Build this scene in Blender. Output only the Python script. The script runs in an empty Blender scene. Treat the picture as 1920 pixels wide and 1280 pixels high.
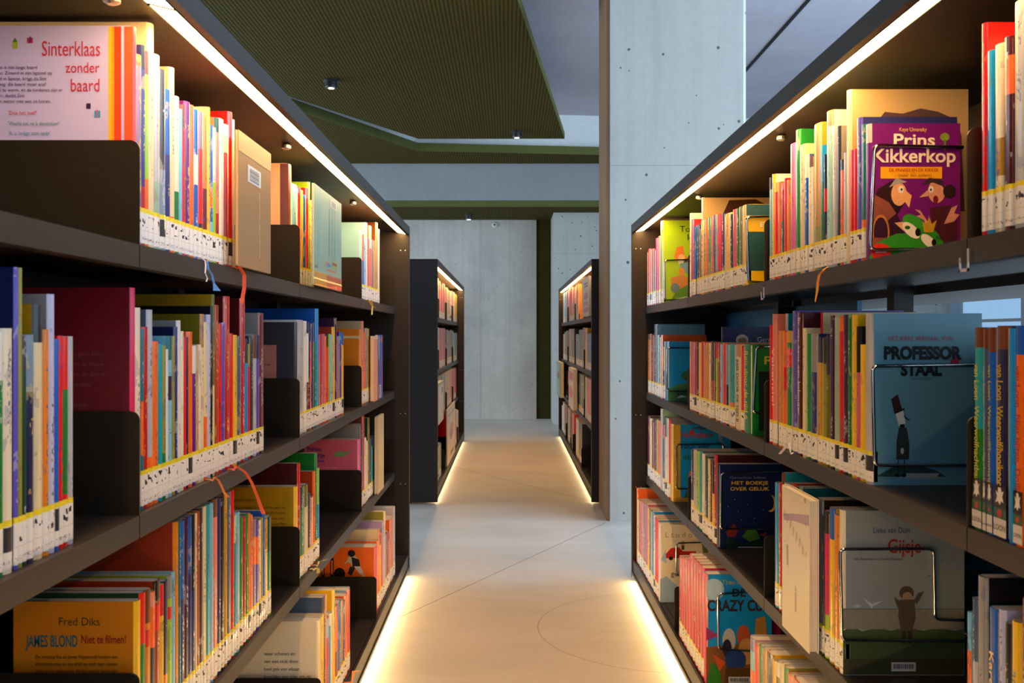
import bpy, math, random
from mathutils import Matrix, Vector

random.seed(7)
C = bpy.context.scene.collection
SC = bpy.context.scene
# ------------------------------------------------------------------ camera, world, exposure
F, CX, CY, HC = 1800.0, 955.0, 628.0, 1.022        # focal length and vanishing point of the 1920x1280 photograph, eye height
cam = bpy.data.cameras.new('camera'); cam.lens = F / 1920 * 36; cam.sensor_width = 36
cam.shift_x = (960 - CX) / 1920; cam.shift_y = -(640 - CY) / 1920
cam.clip_start = 0.02
cam.dof.use_dof = True; cam.dof.focus_distance = 2.5; cam.dof.aperture_fstop = 13
co = bpy.data.objects.new('camera', cam); C.objects.link(co)
co.location = (0, 0, HC); co.rotation_euler = (math.pi / 2, 0, 0); SC.camera = co
W = bpy.data.worlds.new('world'); SC.world = W; W.use_nodes = True
W.node_tree.nodes['Background'].inputs[0].default_value = (0.42, 0.68, 1.0, 1)
W.node_tree.nodes['Background'].inputs[1].default_value = 0.75
def daylight(name, loc, rot, sx, sy, radiance, c):           # the sky through the right windows, and added fill light
    l = bpy.data.lights.new(name, 'AREA'); l.shape = 'RECTANGLE'; l.size = sx; l.size_y = sy; l.color = c; l.energy = radiance * math.pi * sx * sy
    o = bpy.data.objects.new(name, l); C.objects.link(o); o.location = loc; o.rotation_euler = rot
daylight('window_daylight', (4.98, 0.5, 1.82), (0, math.pi / 2, 0), 2.8, 11.0, 8.6, (0.64, 0.83, 1.0))
daylight('left_fill_light', (-5.90, 8.0, 1.82), (0, -math.pi / 2, 0), 2.8, 6.0, 7.5, (0.72, 0.86, 1.0))  # added on the unseen left side to brighten the back wall
daylight('rear_fill_light', (0, -4.9, 1.8), (math.pi / 2, 0, 0), 9.0, 2.4, 0.75, (0.66, 0.78, 1.0))  # fill added at the open rear; no window is built there
SC.view_settings.view_transform = 'Standard'; SC.view_settings.look = 'None'
SC.view_settings.exposure = 0.0; SC.view_settings.gamma = 1.0
SC.view_settings.use_curve_mapping = False
LED_COL = (1.0, 0.56, 0.20)
LED_TOP, LED_BASE = 39.0, 46.0

# ------------------------------------------------------------------ colours
def lin(h):
    v = [int(h[i:i + 2], 16) / 255 for i in (0, 2, 4)]
    return tuple(x / 12.92 if x <= 0.04045 else ((x + 0.055) / 1.055) ** 2.4 for x in v)
PAL = {k: lin(v) for k, v in dict(
    white='eae6e0', cream='e6d6b0', beige='c9b48c', ivory='efe4cc', yellow='f0c418', gold='c79a35', mustard='b08a1c', orange='ee7a1c', amber='d88a1e',
    peach='f3b493', salmon='e58a72', red='d8261c', scarlet='e8391f', crimson='b81830', maroon='6b1226', burgundy='4a0c18', brown='6e3d22',
    rust='a3431c', tan='b98a5c', pink='e06aa0', magenta='d01a62', rose='c56a80', purple='6a2478', violet='5a50b0', lilac='b3a2cc', mauve='8d7590',
    lavender='c4c4dc', navy='141c48', indigo='2a2f6e', blue='1f5fb4', azure='2f95d4', sky='8cc4e0', slate='4a5c74', steel='7d92a6', aqua='a9d6d4', teal='176f78',
    turquoise='2f9fa8', green='1f7a38', emerald='158a4c', forest='0f4020', olive='6e6a1e', khaki='9a9450', lime='a4c828', sage='9db8a6', mint='b5dcb8',
    grey='8f8f8f', silver='bcbcc0', charcoal='33343a', black='101114', plum='3a1638', chocolate='3b2114').items()}
def vivid(c, k=1.22):
    l = 0.3 * c[0] + 0.6 * c[1] + 0.1 * c[2]; return tuple(max(0.004, l + (x - l) * k) for x in c)
PAL = {k: vivid(v) for k, v in PAL.items()}
def col(c): return PAL[c] if c in PAL else lin(c)

# ------------------------------------------------------------------ materials
def new_mat(name):
    m = bpy.data.materials.new(name); m.use_nodes = True
    nt = m.node_tree; return m, nt, nt.nodes['Principled BSDF']
def node(nt, t, **kw):
    n = nt.nodes.new(t)
    for k, v in kw.items(): setattr(n, k, v)
    return n
def math_(nt, op, a, b=None):
    n = node(nt, 'ShaderNodeMath', operation=op)
    for i, v in enumerate((a, b)):
        if v is None: continue
        if isinstance(v, (int, float)): n.inputs[i].default_value = v
        else: nt.links.new(v, n.inputs[i])
    return n.outputs[0]
def mixc(nt, fac, a, b):
    n = node(nt, 'ShaderNodeMix', data_type='RGBA')
    for i, v in ((0, fac), (6, a), (7, b)):
        if isinstance(v, tuple): n.inputs[i].default_value = (*v[:3], 1)
        elif isinstance(v, (int, float)): n.inputs[i].default_value = v
        else: nt.links.new(v, n.inputs[i])
    return n.outputs[2]
def noise(nt, vec, scale, detail=3, rough=0.55):
    n = node(nt, 'ShaderNodeTexNoise'); n.inputs['Scale'].default_value = scale
    n.inputs['Detail'].default_value = detail; n.inputs['Roughness'].default_value = rough
    nt.links.new(vec, n.inputs['Vector']); return n.outputs[0]
def ramp(nt, v, a, b):
    n = node(nt, 'ShaderNodeMapRange'); nt.links.new(v, n.inputs[0])
    n.inputs[1].default_value = a; n.inputs[2].default_value = b; return n.outputs[0]
def scaled(nt, vec, s, add=None):
    n = node(nt, 'ShaderNodeVectorMath', operation='MULTIPLY'); nt.links.new(vec, n.inputs[0]); n.inputs[1].default_value = s
    return n.outputs[0]
def bump(nt, p, h, strength, dist=0.002):
    b = node(nt, 'ShaderNodeBump'); b.inputs['Strength'].default_value = strength; b.inputs['Distance'].default_value = dist
    nt.links.new(h, b.inputs['Height']); nt.links.new(b.outputs[0], p.inputs['Normal'])

def plain(name, c, rough=0.5, metal=0.0, coat=0.0, fleck=0.0, fscale=60, spec=0.5):
    m, nt, p = new_mat(name); p.inputs['Specular IOR Level'].default_value = spec; p.inputs['Base Color'].default_value = (*col(c), 1) if isinstance(c, str) else (*c, 1)
    p.inputs['Roughness'].default_value = rough; p.inputs['Metallic'].default_value = metal; p.inputs['Coat Weight'].default_value = coat
    if fleck:
        tc = node(nt, 'ShaderNodeTexCoord').outputs['Object']
        n = noise(nt, tc, fscale, 4, 0.6); b = p.inputs['Base Color'].default_value[:]
        nt.links.new(mixc(nt, ramp(nt, n, 0.3, 0.75), tuple(x * (1 - fleck) for x in b), tuple(x * (1 + fleck) for x in b)), p.inputs['Base Color'])
        nt.links.new(ramp(nt, n, -1.2 * (1 / max(rough, .1)), 1.6), p.inputs['Roughness']) if False else None
    return m
def emit(name, c, s):
    m, nt, p = new_mat(name); p.inputs['Base Color'].default_value = (0.8, 0.8, 0.8, 1)
    p.inputs['Emission Color'].default_value = (*c, 1); p.inputs['Emission Strength'].default_value = s
    return m

def concrete(name, c, pits=1.0, streak=0.0, lines=(), dark=0.25, rough=0.75):
    m, nt, p = new_mat(name); tc = node(nt, 'ShaderNodeTexCoord').outputs['Object']
    b = col(c)
    n1 = noise(nt, tc, 1.6, 5, 0.6); n2 = noise(nt, tc, 22, 4, 0.6)
    out = mixc(nt, ramp(nt, n1, 0.3, 0.7), tuple(x * (1 - dark) for x in b), b)
    out = mixc(nt, math_(nt, 'MULTIPLY', ramp(nt, n2, 0.35, 0.7), 0.18), out, tuple(x * 0.6 for x in b))
    if streak:
        n3 = noise(nt, scaled(nt, tc, (9, 9, 0.35)), 2.5, 4, 0.6)
        out = mixc(nt, math_(nt, 'MULTIPLY', ramp(nt, n3, 0.45, 0.75), streak), out, tuple(x * 0.55 for x in b))
    if pits:
        v = node(nt, 'ShaderNodeTexVoronoi'); v.inputs['Scale'].default_value = 13; nt.links.new(tc, v.inputs['Vector'])
        d = math_(nt, 'LESS_THAN', v.outputs['Distance'], math_(nt, 'MULTIPLY', noise(nt, tc, 9, 2), 0.20))
        sel = math_(nt, 'GREATER_THAN', noise(nt, tc, 3.1, 2), 0.43)
        out = mixc(nt, math_(nt, 'MULTIPLY', math_(nt, 'MULTIPLY', d, sel), 0.85 * pits), out, (0.02, 0.022, 0.025))
    if lines:
        sx = node(nt, 'ShaderNodeSeparateXYZ'); nt.links.new(tc, sx.inputs[0])
        for ax, pos, w in lines:
            dd = math_(nt, 'ABSOLUTE', math_(nt, 'SUBTRACT', sx.outputs[ax], pos))
            out = mixc(nt, math_(nt, 'MULTIPLY', math_(nt, 'LESS_THAN', dd, w), 0.55), out, tuple(x * 0.3 for x in b))
    nt.links.new(out, p.inputs['Base Color']); p.inputs['Roughness'].default_value = rough
    bump(nt, p, n2, 0.15); return m

def floor_mat():
    m, nt, p = new_mat('polished_concrete'); tc = node(nt, 'ShaderNodeTexCoord').outputs['Object']
    a, b = (0.51, 0.48, 0.435), (0.64, 0.61, 0.56)
    n1 = noise(nt, scaled(nt, tc, (1, 2.2, 1)), 1.5, 6, 0.62); n2 = noise(nt, tc, 55, 3)
    out = mixc(nt, ramp(nt, n1, 0.3, 0.7), a, b)
    out = mixc(nt, math_(nt, 'MULTIPLY', ramp(nt, n2, 0.5, 0.75), 0.10), out, (0.3, 0.28, 0.25))
    sx = node(nt, 'ShaderNodeSeparateXYZ'); nt.links.new(tc, sx.inputs[0])
    def joint(x0, y0, x1, y1, w, k):
        L = math.hypot(x1 - x0, y1 - y0); nx, ny = -(y1 - y0) / L, (x1 - x0) / L
        d = math_(nt, 'ADD', math_(nt, 'MULTIPLY', sx.outputs[0], nx), math_(nt, 'MULTIPLY', sx.outputs[1], ny))
        d = math_(nt, 'ABSOLUTE', math_(nt, 'SUBTRACT', d, nx * x0 + ny * y0))
        mask = math_(nt, 'LESS_THAN', d, w)
        mask = math_(nt, 'MULTIPLY', mask, math_(nt, 'MULTIPLY', math_(nt, 'GREATER_THAN', sx.outputs[1], min(y0, y1)), math_(nt, 'LESS_THAN', sx.outputs[1], max(y0, y1))))
        return math_(nt, 'MULTIPLY', mask, k)
    def arc(cx, cy, r, w, xa, xb, k):
        dx = math_(nt, 'SUBTRACT', sx.outputs[0], cx); dy = math_(nt, 'SUBTRACT', sx.outputs[1], cy)
        rr = math_(nt, 'SQRT', math_(nt, 'ADD', math_(nt, 'MULTIPLY', dx, dx), math_(nt, 'MULTIPLY', dy, dy)))
        mask = math_(nt, 'LESS_THAN', math_(nt, 'ABSOLUTE', math_(nt, 'SUBTRACT', rr, r)), w)
        mask = math_(nt, 'MULTIPLY', mask, math_(nt, 'MULTIPLY', math_(nt, 'GREATER_THAN', sx.outputs[0], xa), math_(nt, 'LESS_THAN', sx.outputs[0], xb)))
        return math_(nt, 'MULTIPLY', mask, k)
    for j in (joint(-0.443, 3.39, 0.52, 5.226, 0.0026, 0.75), joint(-0.43, 7.45, 0.6, 5.75, 0.004, 0.6), arc(0.55, 3.35, 0.45, 0.0018, 0.09, 0.5, 0.5), arc(0.05, 4.6, 0.9, 0.0018, -0.2, 0.12, 0.3)):
        out = mixc(nt, j, out, (0.10, 0.085, 0.07))
    nt.links.new(out, p.inputs['Base Color'])
    nt.links.new(ramp(nt, n1, -1.1, 2.2), p.inputs['Roughness'])
    bump(nt, p, n1, 0.10, 0.004); return m

def ribbed_mat():
    m, nt, p = new_mat('ribbed_olive_panel'); tc = node(nt, 'ShaderNodeTexCoord').outputs['Object']
    sx = node(nt, 'ShaderNodeSeparateXYZ'); nt.links.new(tc, sx.inputs[0])
    s = math_(nt, 'SINE', math_(nt, 'MULTIPLY', sx.outputs[0], 2 * math.pi / 0.024))
    k = ramp(nt, s, -0.6, 0.8)
    g = noise(nt, tc, 2, 3)
    out = mixc(nt, k, (0.040, 0.031, 0.004), (0.092, 0.072, 0.011))
    out = mixc(nt, math_(nt, 'MULTIPLY', g, 0.3), out, (0.05, 0.045, 0.010))
    nt.links.new(out, p.inputs['Base Color']); p.inputs['Roughness'].default_value = 0.75; p.inputs['Specular IOR Level'].default_value = 0.08
    bump(nt, p, s, 0.4, 0.003); return m

def cover_mat():
    m, nt, p = new_mat('printed_book_cover')
    a = node(nt, 'ShaderNodeAttribute', attribute_name='Col'); i = node(nt, 'ShaderNodeAttribute', attribute_name='Ink')
    uv = node(nt, 'ShaderNodeUVMap'); su = node(nt, 'ShaderNodeSeparateXYZ'); nt.links.new(uv.outputs[0], su.inputs[0])
    tc = node(nt, 'ShaderNodeTexCoord').outputs['Object']
    oi = node(nt, 'ShaderNodeObjectInfo'); av = node(nt, 'ShaderNodeVectorMath', operation='ADD'); nt.links.new(tc, av.inputs[0])
    cb = node(nt, 'ShaderNodeCombineXYZ'); nt.links.new(math_(nt, 'MULTIPLY', oi.outputs['Random'], 30), cb.inputs[1]); nt.links.new(cb.outputs[0], av.inputs[1])
    vec = av.outputs[0]
    n = noise(nt, scaled(nt, vec, (330, 1, 210)), 1.0, 1, 0.4)
    m1 = math_(nt, 'LESS_THAN', math_(nt, 'ABSOLUTE', math_(nt, 'SUBTRACT', su.outputs[0], 0.5)), 0.2)
    lim = noise(nt, scaled(nt, vec, (0, 1, 9)), 1.0, 1)
    m2 = math_(nt, 'GREATER_THAN', lim, 0.54)
    m3 = math_(nt, 'MULTIPLY', math_(nt, 'GREATER_THAN', su.outputs[1], 0.22), math_(nt, 'LESS_THAN', su.outputs[1], 0.92))
    mk = math_(nt, 'MULTIPLY', math_(nt, 'MULTIPLY', m1, m2), math_(nt, 'MULTIPLY', m3, math_(nt, 'GREATER_THAN', n, 0.56)))
    mk = math_(nt, 'MULTIPLY', math_(nt, 'MULTIPLY', mk, 0.8), i.outputs['Alpha'])
    # printed picture patches running over the spine and the cover
    n2 = noise(nt, scaled(nt, vec, (45, 45, 26)), 1.0, 3, 0.6)
    pm = math_(nt, 'MULTIPLY', math_(nt, 'MULTIPLY', math_(nt, 'GREATER_THAN', n2, 0.62), 0.32), i.outputs['Alpha'])
    pm = math_(nt, 'MULTIPLY', pm, math_(nt, 'GREATER_THAN', su.outputs[0], -0.5))
    base = mixc(nt, pm, a.outputs['Color'], i.outputs['Color'])
    nt.links.new(mixc(nt, mk, base, i.outputs['Color']), p.inputs['Base Color'])
    p.inputs['Roughness'].default_value = 0.33; p.inputs['Coat Weight'].default_value = 0.35; p.inputs['Coat Roughness'].default_value = 0.18
    return m
def label_mat():
    m, nt, p = new_mat('spine_sticker')
    a = node(nt, 'ShaderNodeAttribute', attribute_name='Col')
    uv = node(nt, 'ShaderNodeUVMap'); su = node(nt, 'ShaderNodeSeparateXYZ'); nt.links.new(uv.outputs[0], su.inputs[0])
    tc = node(nt, 'ShaderNodeTexCoord').outputs['Object']; oi = node(nt, 'ShaderNodeObjectInfo')
    cb = node(nt, 'ShaderNodeCombineXYZ'); nt.links.new(math_(nt, 'MULTIPLY', oi.outputs['Random'], 50), cb.inputs[1])
    av = node(nt, 'ShaderNodeVectorMath', operation='ADD'); nt.links.new(tc, av.inputs[0]); nt.links.new(cb.outputs[0], av.inputs[1]); vec = av.outputs[0]
    def band(lo, hi): return math_(nt, 'MULTIPLY', math_(nt, 'GREATER_THAN', su.outputs[1], lo), math_(nt, 'LESS_THAN', su.outputs[1], hi))
    icon = math_(nt, 'MULTIPLY', band(0.46, 0.80), math_(nt, 'GREATER_THAN', noise(nt, vec, 125, 1), 0.605))
    txt = math_(nt, 'MULTIPLY', math_(nt, 'MULTIPLY', band(0.09, 0.17), math_(nt, 'GREATER_THAN', noise(nt, vec, 480, 1), 0.56)), 0.7)
    rule = math_(nt, 'MULTIPLY', band(0.36, 0.375), 0.3)
    mk = math_(nt, 'MAXIMUM', math_(nt, 'MAXIMUM', icon, txt), rule)
    mk = math_(nt, 'MULTIPLY', mk, math_(nt, 'LESS_THAN', math_(nt, 'ABSOLUTE', math_(nt, 'SUBTRACT', su.outputs[0], 0.5)), 0.42))
    nt.links.new(mixc(nt, mk, a.outputs['Color'], (0.02, 0.02, 0.025)), p.inputs['Base Color'])
    p.inputs['Roughness'].default_value = 0.35; p.inputs['Coat Weight'].default_value = 0.3
    return m
def print_mat():
    m, nt, p = new_mat('cover_ink'); a = node(nt, 'ShaderNodeAttribute', attribute_name='Col')
    tc = node(nt, 'ShaderNodeTexCoord').outputs['Object']; n = noise(nt, tc, 160, 3)
    dk = node(nt, 'ShaderNodeVectorMath', operation='SCALE'); nt.links.new(a.outputs['Color'], dk.inputs[0]); dk.inputs['Scale'].default_value = 0.75
    nt.links.new(mixc(nt, math_(nt, 'MULTIPLY', ramp(nt, n, 0.45, 0.75), 0.6), a.outputs['Color'], dk.outputs[0]), p.inputs['Base Color'])
    p.inputs['Roughness'].default_value = 0.33; p.inputs['Coat Weight'].default_value = 0.35
    return m
def pages_mat():
    m, nt, p = new_mat('page_edges'); tc = node(nt, 'ShaderNodeTexCoord').outputs['Object']
    n = noise(nt, scaled(nt, tc, (1400, 3, 3)), 1.0, 1)
    nt.links.new(mixc(nt, n, (0.52, 0.46, 0.36), (0.78, 0.72, 0.60)), p.inputs['Base Color']); p.inputs['Roughness'].default_value = 0.9
    return m

M = dict(cover=cover_mat(), label=label_mat(), ink=print_mat(), pages=pages_mat(), floor=floor_mat(), ribbed=ribbed_mat(),
    column=concrete('fair_faced_concrete', 'b2b3ac', 1.0, 0.25, ((2, 1.953, 0.0018),), 0.10),
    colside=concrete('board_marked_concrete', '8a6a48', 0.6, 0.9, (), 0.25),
    wall=concrete('old_concrete_wall', 'c2bdb4', 0.4, 0.35, ((0, -0.35, 0.003), (0, 0.0, 0.002)), 0.30),
    slab=concrete('concrete_soffit', 'c6c3d0', 0.0, 0.15, (), 0.18),
    beam_lit=concrete('lit_beam_concrete', 'dde2e2', 0.0, 0.1, (), 0.06),  # paler copy of the beam concrete; daylight on its face put into the colour
    beam=concrete('painted_concrete', '8c9294', 0.0, 0.1, (), 0.10),
    olive=plain('olive_paint', (0.040, 0.033, 0.006), 0.7, fleck=0.15, fscale=8, spec=0.1),
    fascia=plain('olive_green_edge', (0.10, 0.105, 0.028), 0.6, fleck=0.1, fscale=8, spec=0.15),
    metal=plain('brown_black_powder_coat', (0.032, 0.027, 0.024), 0.42, fleck=0.25, fscale=220, spec=0.3),
    shelf=plain('grey_brown_powder_coat', (0.034, 0.027, 0.024), 0.40, fleck=0.2, fscale=260, spec=0.28),
    plate=plain('divider_powder_coat', (0.020, 0.0155, 0.010), 0.36, fleck=0.15, fscale=260, spec=0.2),
    panel=plain('black_powder_coat', (0.018, 0.014, 0.012), 0.45, fleck=0.2, fscale=180, spec=0.3),
    inner=plain('dark_brown_lining', (0.0055, 0.0042, 0.0035), 0.55, fleck=0.2, fscale=90, spec=0.15),
    panel_bluelit=plain('blue_lit_panel', (0.018, 0.115, 0.21), 0.35, fleck=0.1, fscale=30),  # dark back panels; the blue of daylight on them is put into the colour
    chrome=plain('chrome', (0.62, 0.62, 0.64), 0.12, 1.0), steel=plain('bright_steel', (0.75, 0.72, 0.68), 0.3, 1.0),
    black=plain('black_plastic', (0.012, 0.012, 0.013), 0.4), groove=plain('shadow_gap', (0.006, 0.006, 0.006), 0.8),
    led=emit('led_warm_white', LED_COL, LED_TOP), ledb=emit('led_base_warm_white', (1.0, 0.65, 0.27), LED_BASE), ledf=emit('led_base_dim', (1.0, 0.72, 0.40), LED_BASE * 0.17), lens=emit('spot_lens', (1.0, 0.82, 0.62), 5.0),
    glass=None, frame=plain('window_frame_grey', (0.30, 0.33, 0.36), 0.5), plastic=plain('white_plastic', (0.6, 0.6, 0.58), 0.5))
for k in ('red', 'orange', 'yellow', 'blue', 'white', 'gold'):
    M['rib_' + k] = plain(k + '_ribbon', {'red': (0.85, 0.10, 0.03), 'orange': (0.85, 0.25, 0.05), 'yellow': (0.85, 0.65, 0.15), 'blue': (0.10, 0.32, 0.80), 'white': (0.8, 0.72, 0.78), 'gold': (0.8, 0.3, 0.03)}[k], 0.6, fleck=0.15, fscale=300)
g, nt, p = new_mat('window_glass'); p.inputs['Base Color'].default_value = (0.9, 0.97, 1, 1); p.inputs['Transmission Weight'].default_value = 1
p.inputs['Roughness'].default_value = 0.0; p.inputs['IOR'].default_value = 1.02; M['glass'] = g

# ------------------------------------------------------------------ mesh helpers
class MB:
    def __init__(s): s.v, s.f, s.c, s.uv, s.ink = [], [], [], [], []
    def face(s, pts, c=(0.8, 0.8, 0.8), uv=None, ink=(0, 0, 0, 0)):
        b = len(s.v); s.v += [tuple(p) for p in pts]; s.f.append(tuple(range(b, b + len(pts)))); s.c.append(c)
        s.uv.append(uv or [(-1, -1)] * len(pts)); s.ink.append(ink)
    def raw(s, verts, faces, c=(0.8, 0.8, 0.8)):
        b = len(s.v); s.v += [tuple(p) for p in verts]
        for f in faces:
            s.f.append(tuple(i + b for i in f)); s.c.append(c); s.uv.append([(-1, -1)] * len(f)); s.ink.append((0, 0, 0, 0))
    def box(s, x0, y0, z0, x1, y1, z1, c=(0.8, 0.8, 0.8)):
        x0, x1 = min(x0, x1), max(x0, x1); y0, y1 = min(y0, y1), max(y0, y1); z0, z1 = min(z0, z1), max(z0, z1)
        v = [(x, y, z) for z in (z0, z1) for y in (y0, y1) for x in (x0, x1)]
        s.raw(v, [(0, 2, 3, 1), (4, 5, 7, 6), (0, 1, 5, 4), (2, 6, 7, 3), (0, 4, 6, 2), (1, 3, 7, 5)], c)
    def prism(s, poly, z0, z1, c=(0.8, 0.8, 0.8)):          # poly in xy, counter-clockwise
        n = len(poly); v = [(x, y, z0) for x, y in poly] + [(x, y, z1) for x, y in poly]
        s.raw(v, [tuple(range(n))[::-1], tuple(range(n, 2 * n))] + [(i, (i + 1) % n, n + (i + 1) % n, n + i) for i in range(n)], c)
    def lathe(s, prof, cx, cy, n=24, c=(0.8, 0.8, 0.8)):    # prof: (r, z)
        v = [(cx + r * math.cos(2 * math.pi * k / n), cy + r * math.sin(2 * math.pi * k / n), z) for r, z in prof for k in range(n)]
        fs = [(i * n + k, i * n + (k + 1) % n, (i + 1) * n + (k + 1) % n, (i + 1) * n + k) for i in range(len(prof) - 1) for k in range(n)]
        s.raw(v, fs + [tuple(range(n))[::-1], tuple((len(prof) - 1) * n + k for k in range(n))], c)
    def tube(s, pts, r, n=8, c=(0.8, 0.8, 0.8)):
        rings = []; P = [Vector(p) for p in pts]
        up = Vector((0.0, 1.0, 0.0))
        for i, q in enumerate(P):
            t = (P[min(i + 1, len(P) - 1)] - P[max(i - 1, 0)]).normalized()
            a = up.cross(t) if abs(up.dot(t)) < 0.95 else Vector((1, 0, 0)).cross(t)
            a.normalize(); b = t.cross(a)
            rings.append([q + r * (math.cos(2 * math.pi * k / n) * a + math.sin(2 * math.pi * k / n) * b) for k in range(n)])
        v = [x for rg in rings for x in rg]
        fs = [(i * n + k, i * n + (k + 1) % n, (i + 1) * n + (k + 1) % n, (i + 1) * n + k) for i in range(len(P) - 1) for k in range(n)]
        s.raw(v, fs + [tuple(range(n))[::-1], tuple((len(P) - 1) * n + k for k in range(n))], c)
    def build(s, name, mat, parent=None, attrs=False, smooth=False):
        me = bpy.data.meshes.new(name); me.from_pydata(s.v, [], s.f)
        if attrs:
            cl = me.color_attributes.new('Col', 'FLOAT_COLOR', 'CORNER'); ik = me.color_attributes.new('Ink', 'FLOAT_COLOR', 'CORNER'); ul = me.uv_layers.new(name='UVMap')
            ca, ia, ua = [], [], []
            for f, c, u, i in zip(s.f, s.c, s.uv, s.ink):
                for k in range(len(f)): ca += [c[0], c[1], c[2], 1.0]; ia += list(i); ua += list(u[k])
            cl.data.foreach_set('color', ca); ik.data.foreach_set('color', ia); ul.data.foreach_set('uv', ua)
        if smooth: me.polygons.foreach_set('use_smooth', [True] * len(me.polygons))
        me.materials.append(mat); me.update()
        o = bpy.data.objects.new(name, me); C.objects.link(o)
        if parent: o.parent = parent
        return o
def tag(o, label=None, cat=None, group=None, kind=None):
    for k, v in (('label', label), ('category', cat), ('group', group), ('kind', kind)):
        if v: o[k] = v
    return o
def thing(name, label, cat, loc=(0, 0, 0), rz=0.0, group=None):
    o = bpy.data.objects.new(name, None); C.objects.link(o); o.location = loc; o.rotation_euler = (0, 0, rz)
    o.empty_display_size = 0.05
    return tag(o, label, cat, group)
def struct(name, mb, mat): return tag(mb.build(name, mat), kind='structure')
def bx(*a):
    m = MB(); m.box(*a); return m
def at(px, py, Y): return Vector(((px - CX) * Y / F, Y, HC - (py - CY) * Y / F))

# ------------------------------------------------------------------ the room
struct('floor', bx(-6, -5, -0.06, 5.2, 11.75, 0), M['floor'])
struct('ceiling', bx(-6, -5, 3.3, 5.2, 11.75, 3.5), M['slab'])
struct('trim_1', bx(2.02, -3, 3.292, 2.045, 9.8, 3.302), M['groove'])
struct('wall_back', bx(-6, 11.7, 0, 0.33, 11.95, 3.3), M['wall'])
struct('wall_back_niche', bx(0.33, 11.72, 0, 0.6, 11.95, 3.3), M['olive'])
struct('wall_right', bx(0.507, 11.0, 0, 5.2, 11.7, 2.47), M['column'])
struct('wall_left', bx(-6.2, -5, 0, -6, 4.9, 3.3), M['wall'])
struct('wall_left_sill', bx(-6.2, 4.9, 0, -6, 11.95, 0.35), M['wall'])
struct('wall_left_head', bx(-6.2, 4.9, 3.24, -6, 11.95, 3.3), M['wall'])
m = MB(); m.prism([(-0.884, -2.0), (0.044, 5.33), (0.52, 9.09), (-0.86, 9.1), (-1.68, 7.55), (-3.9, 3.4), (-3.9, -2.0)], 2.88, 2.93)
struct('ceiling_panel', m, M['ribbed'])
def edge_strip(name, pts, z0, z1, mat, off=0.004):
    m = MB()
    for (x0, y0), (x1, y1) in zip(pts, pts[1:]):
        L = math.hypot(x1 - x0, y1 - y0); nx, ny = (y1 - y0) / L * off, -(x1 - x0) / L * off
        m.prism([(x0, y0), (x0 + nx, y0 + ny), (x1 + nx, y1 + ny), (x1, y1)], z0, z1)
    struct(name, m, mat)
edge_strip('trim_2', [(-0.884, -2.0), (0.044, 5.33), (0.52, 9.09)], 2.879, 2.94, M['fascia'])
P2 = [(5.2, 10.4), (-4.6, 10.4), (-4.6, 2.2), (-4.3, 2.57), (-1.79, 7.87), (-0.926, 9.69), (0.92, 9.9), (5.2, 10.2)]
m = MB(); m.prism(P2, 2.88, 2.96); struct('ceiling_panel_rear', m, M['ribbed'])
edge_strip('trim_3', [(-4.3, 2.57), (-1.79, 7.87), (-0.926, 9.69), (0.92, 9.9), (5.2, 10.2)], 2.879, 2.961, M['fascia'], 0.006)
m = MB(); m.prism([(5.2, 10.45), (-4.6, 10.45), (-4.6, 2.9), (-4.32, 3.05), (-1.85, 8.0), (-0.97, 9.8), (0.92, 9.98), (5.2, 10.28)], 2.96, 3.3); struct('ceiling_beam', m, M['beam_lit'])
struct('ceiling_bulkhead', bx(-6, 10.46, 2.49, 5.2, 11.7, 3.3), M['beam'])
struct('ceiling_panel_end', bx(-6, 10.5, 2.425, 5.2, 11.7, 2.49), M['ribbed'])
struct('trim_4', bx(-6, 10.49, 2.424, 5.2, 10.502, 2.495), M['fascia'])
m = MB(); m.prism([(0.536, 5.29), (0.553, 5.27), (1.285, 5.27), (1.303, 5.29), (1.303, 5.74), (0.536, 5.74)], 0.0, 3.3)
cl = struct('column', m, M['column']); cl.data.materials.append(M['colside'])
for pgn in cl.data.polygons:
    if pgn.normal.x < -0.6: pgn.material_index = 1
# window wall beyond the right bookcase
struct('wall_window_sill', bx(5.0, -5, 0, 5.2, 11.0, 0.35), M['beam'])
struct('wall_window_head', bx(5.0, -5, 3.24, 5.2, 11.0, 3.3), M['beam'])
k = 20
for yy in (4.9, 6.6, 8.3, 10.0):  # unseen windows, put in to go with the added left light
    y1 = yy + 1.7; k += 1
    w = tag(bx(-6.11, yy + 0.03, 0.38, -6.09, y1 - 0.03, 3.21).build('window_%d' % k, M['glass']), kind='structure'); fr = MB()
    for a in ((-6.16, yy, 0.35, -6.04, yy + 0.04, 3.24), (-6.16, y1 - 0.04, 0.35, -6.04, y1, 3.24), (-6.16, yy, 0.35, -6.04, y1, 0.40), (-6.16, yy, 3.19, -6.04, y1, 3.24)): fr.box(*a)
    fr.build('window_frame', M['frame'], w)
k = 0; yy = -5.0
while yy < 10.9:
    y1 = min(yy + 1.6, 11.0); k += 1
    w = tag(bx(5.08, yy + 0.03, 0.38, 5.10, y1 - 0.03, 3.21).build('window_%d' % k, M['glass']), kind='structure')
    fr = MB()
    for a in ((5.03, yy, 0.35, 5.15, yy + 0.04, 3.24), (5.03, y1 - 0.04, 0.35, 5.15, y1, 3.24), (5.03, yy, 0.35, 5.15, y1, 0.40), (5.03, yy, 3.19, 5.15, y1, 3.24), (5.04, yy, 1.16, 5.14, y1, 1.19)): fr.box(*a)
    fr.build('window_frame', M['frame'], w); yy += 1.6

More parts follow.
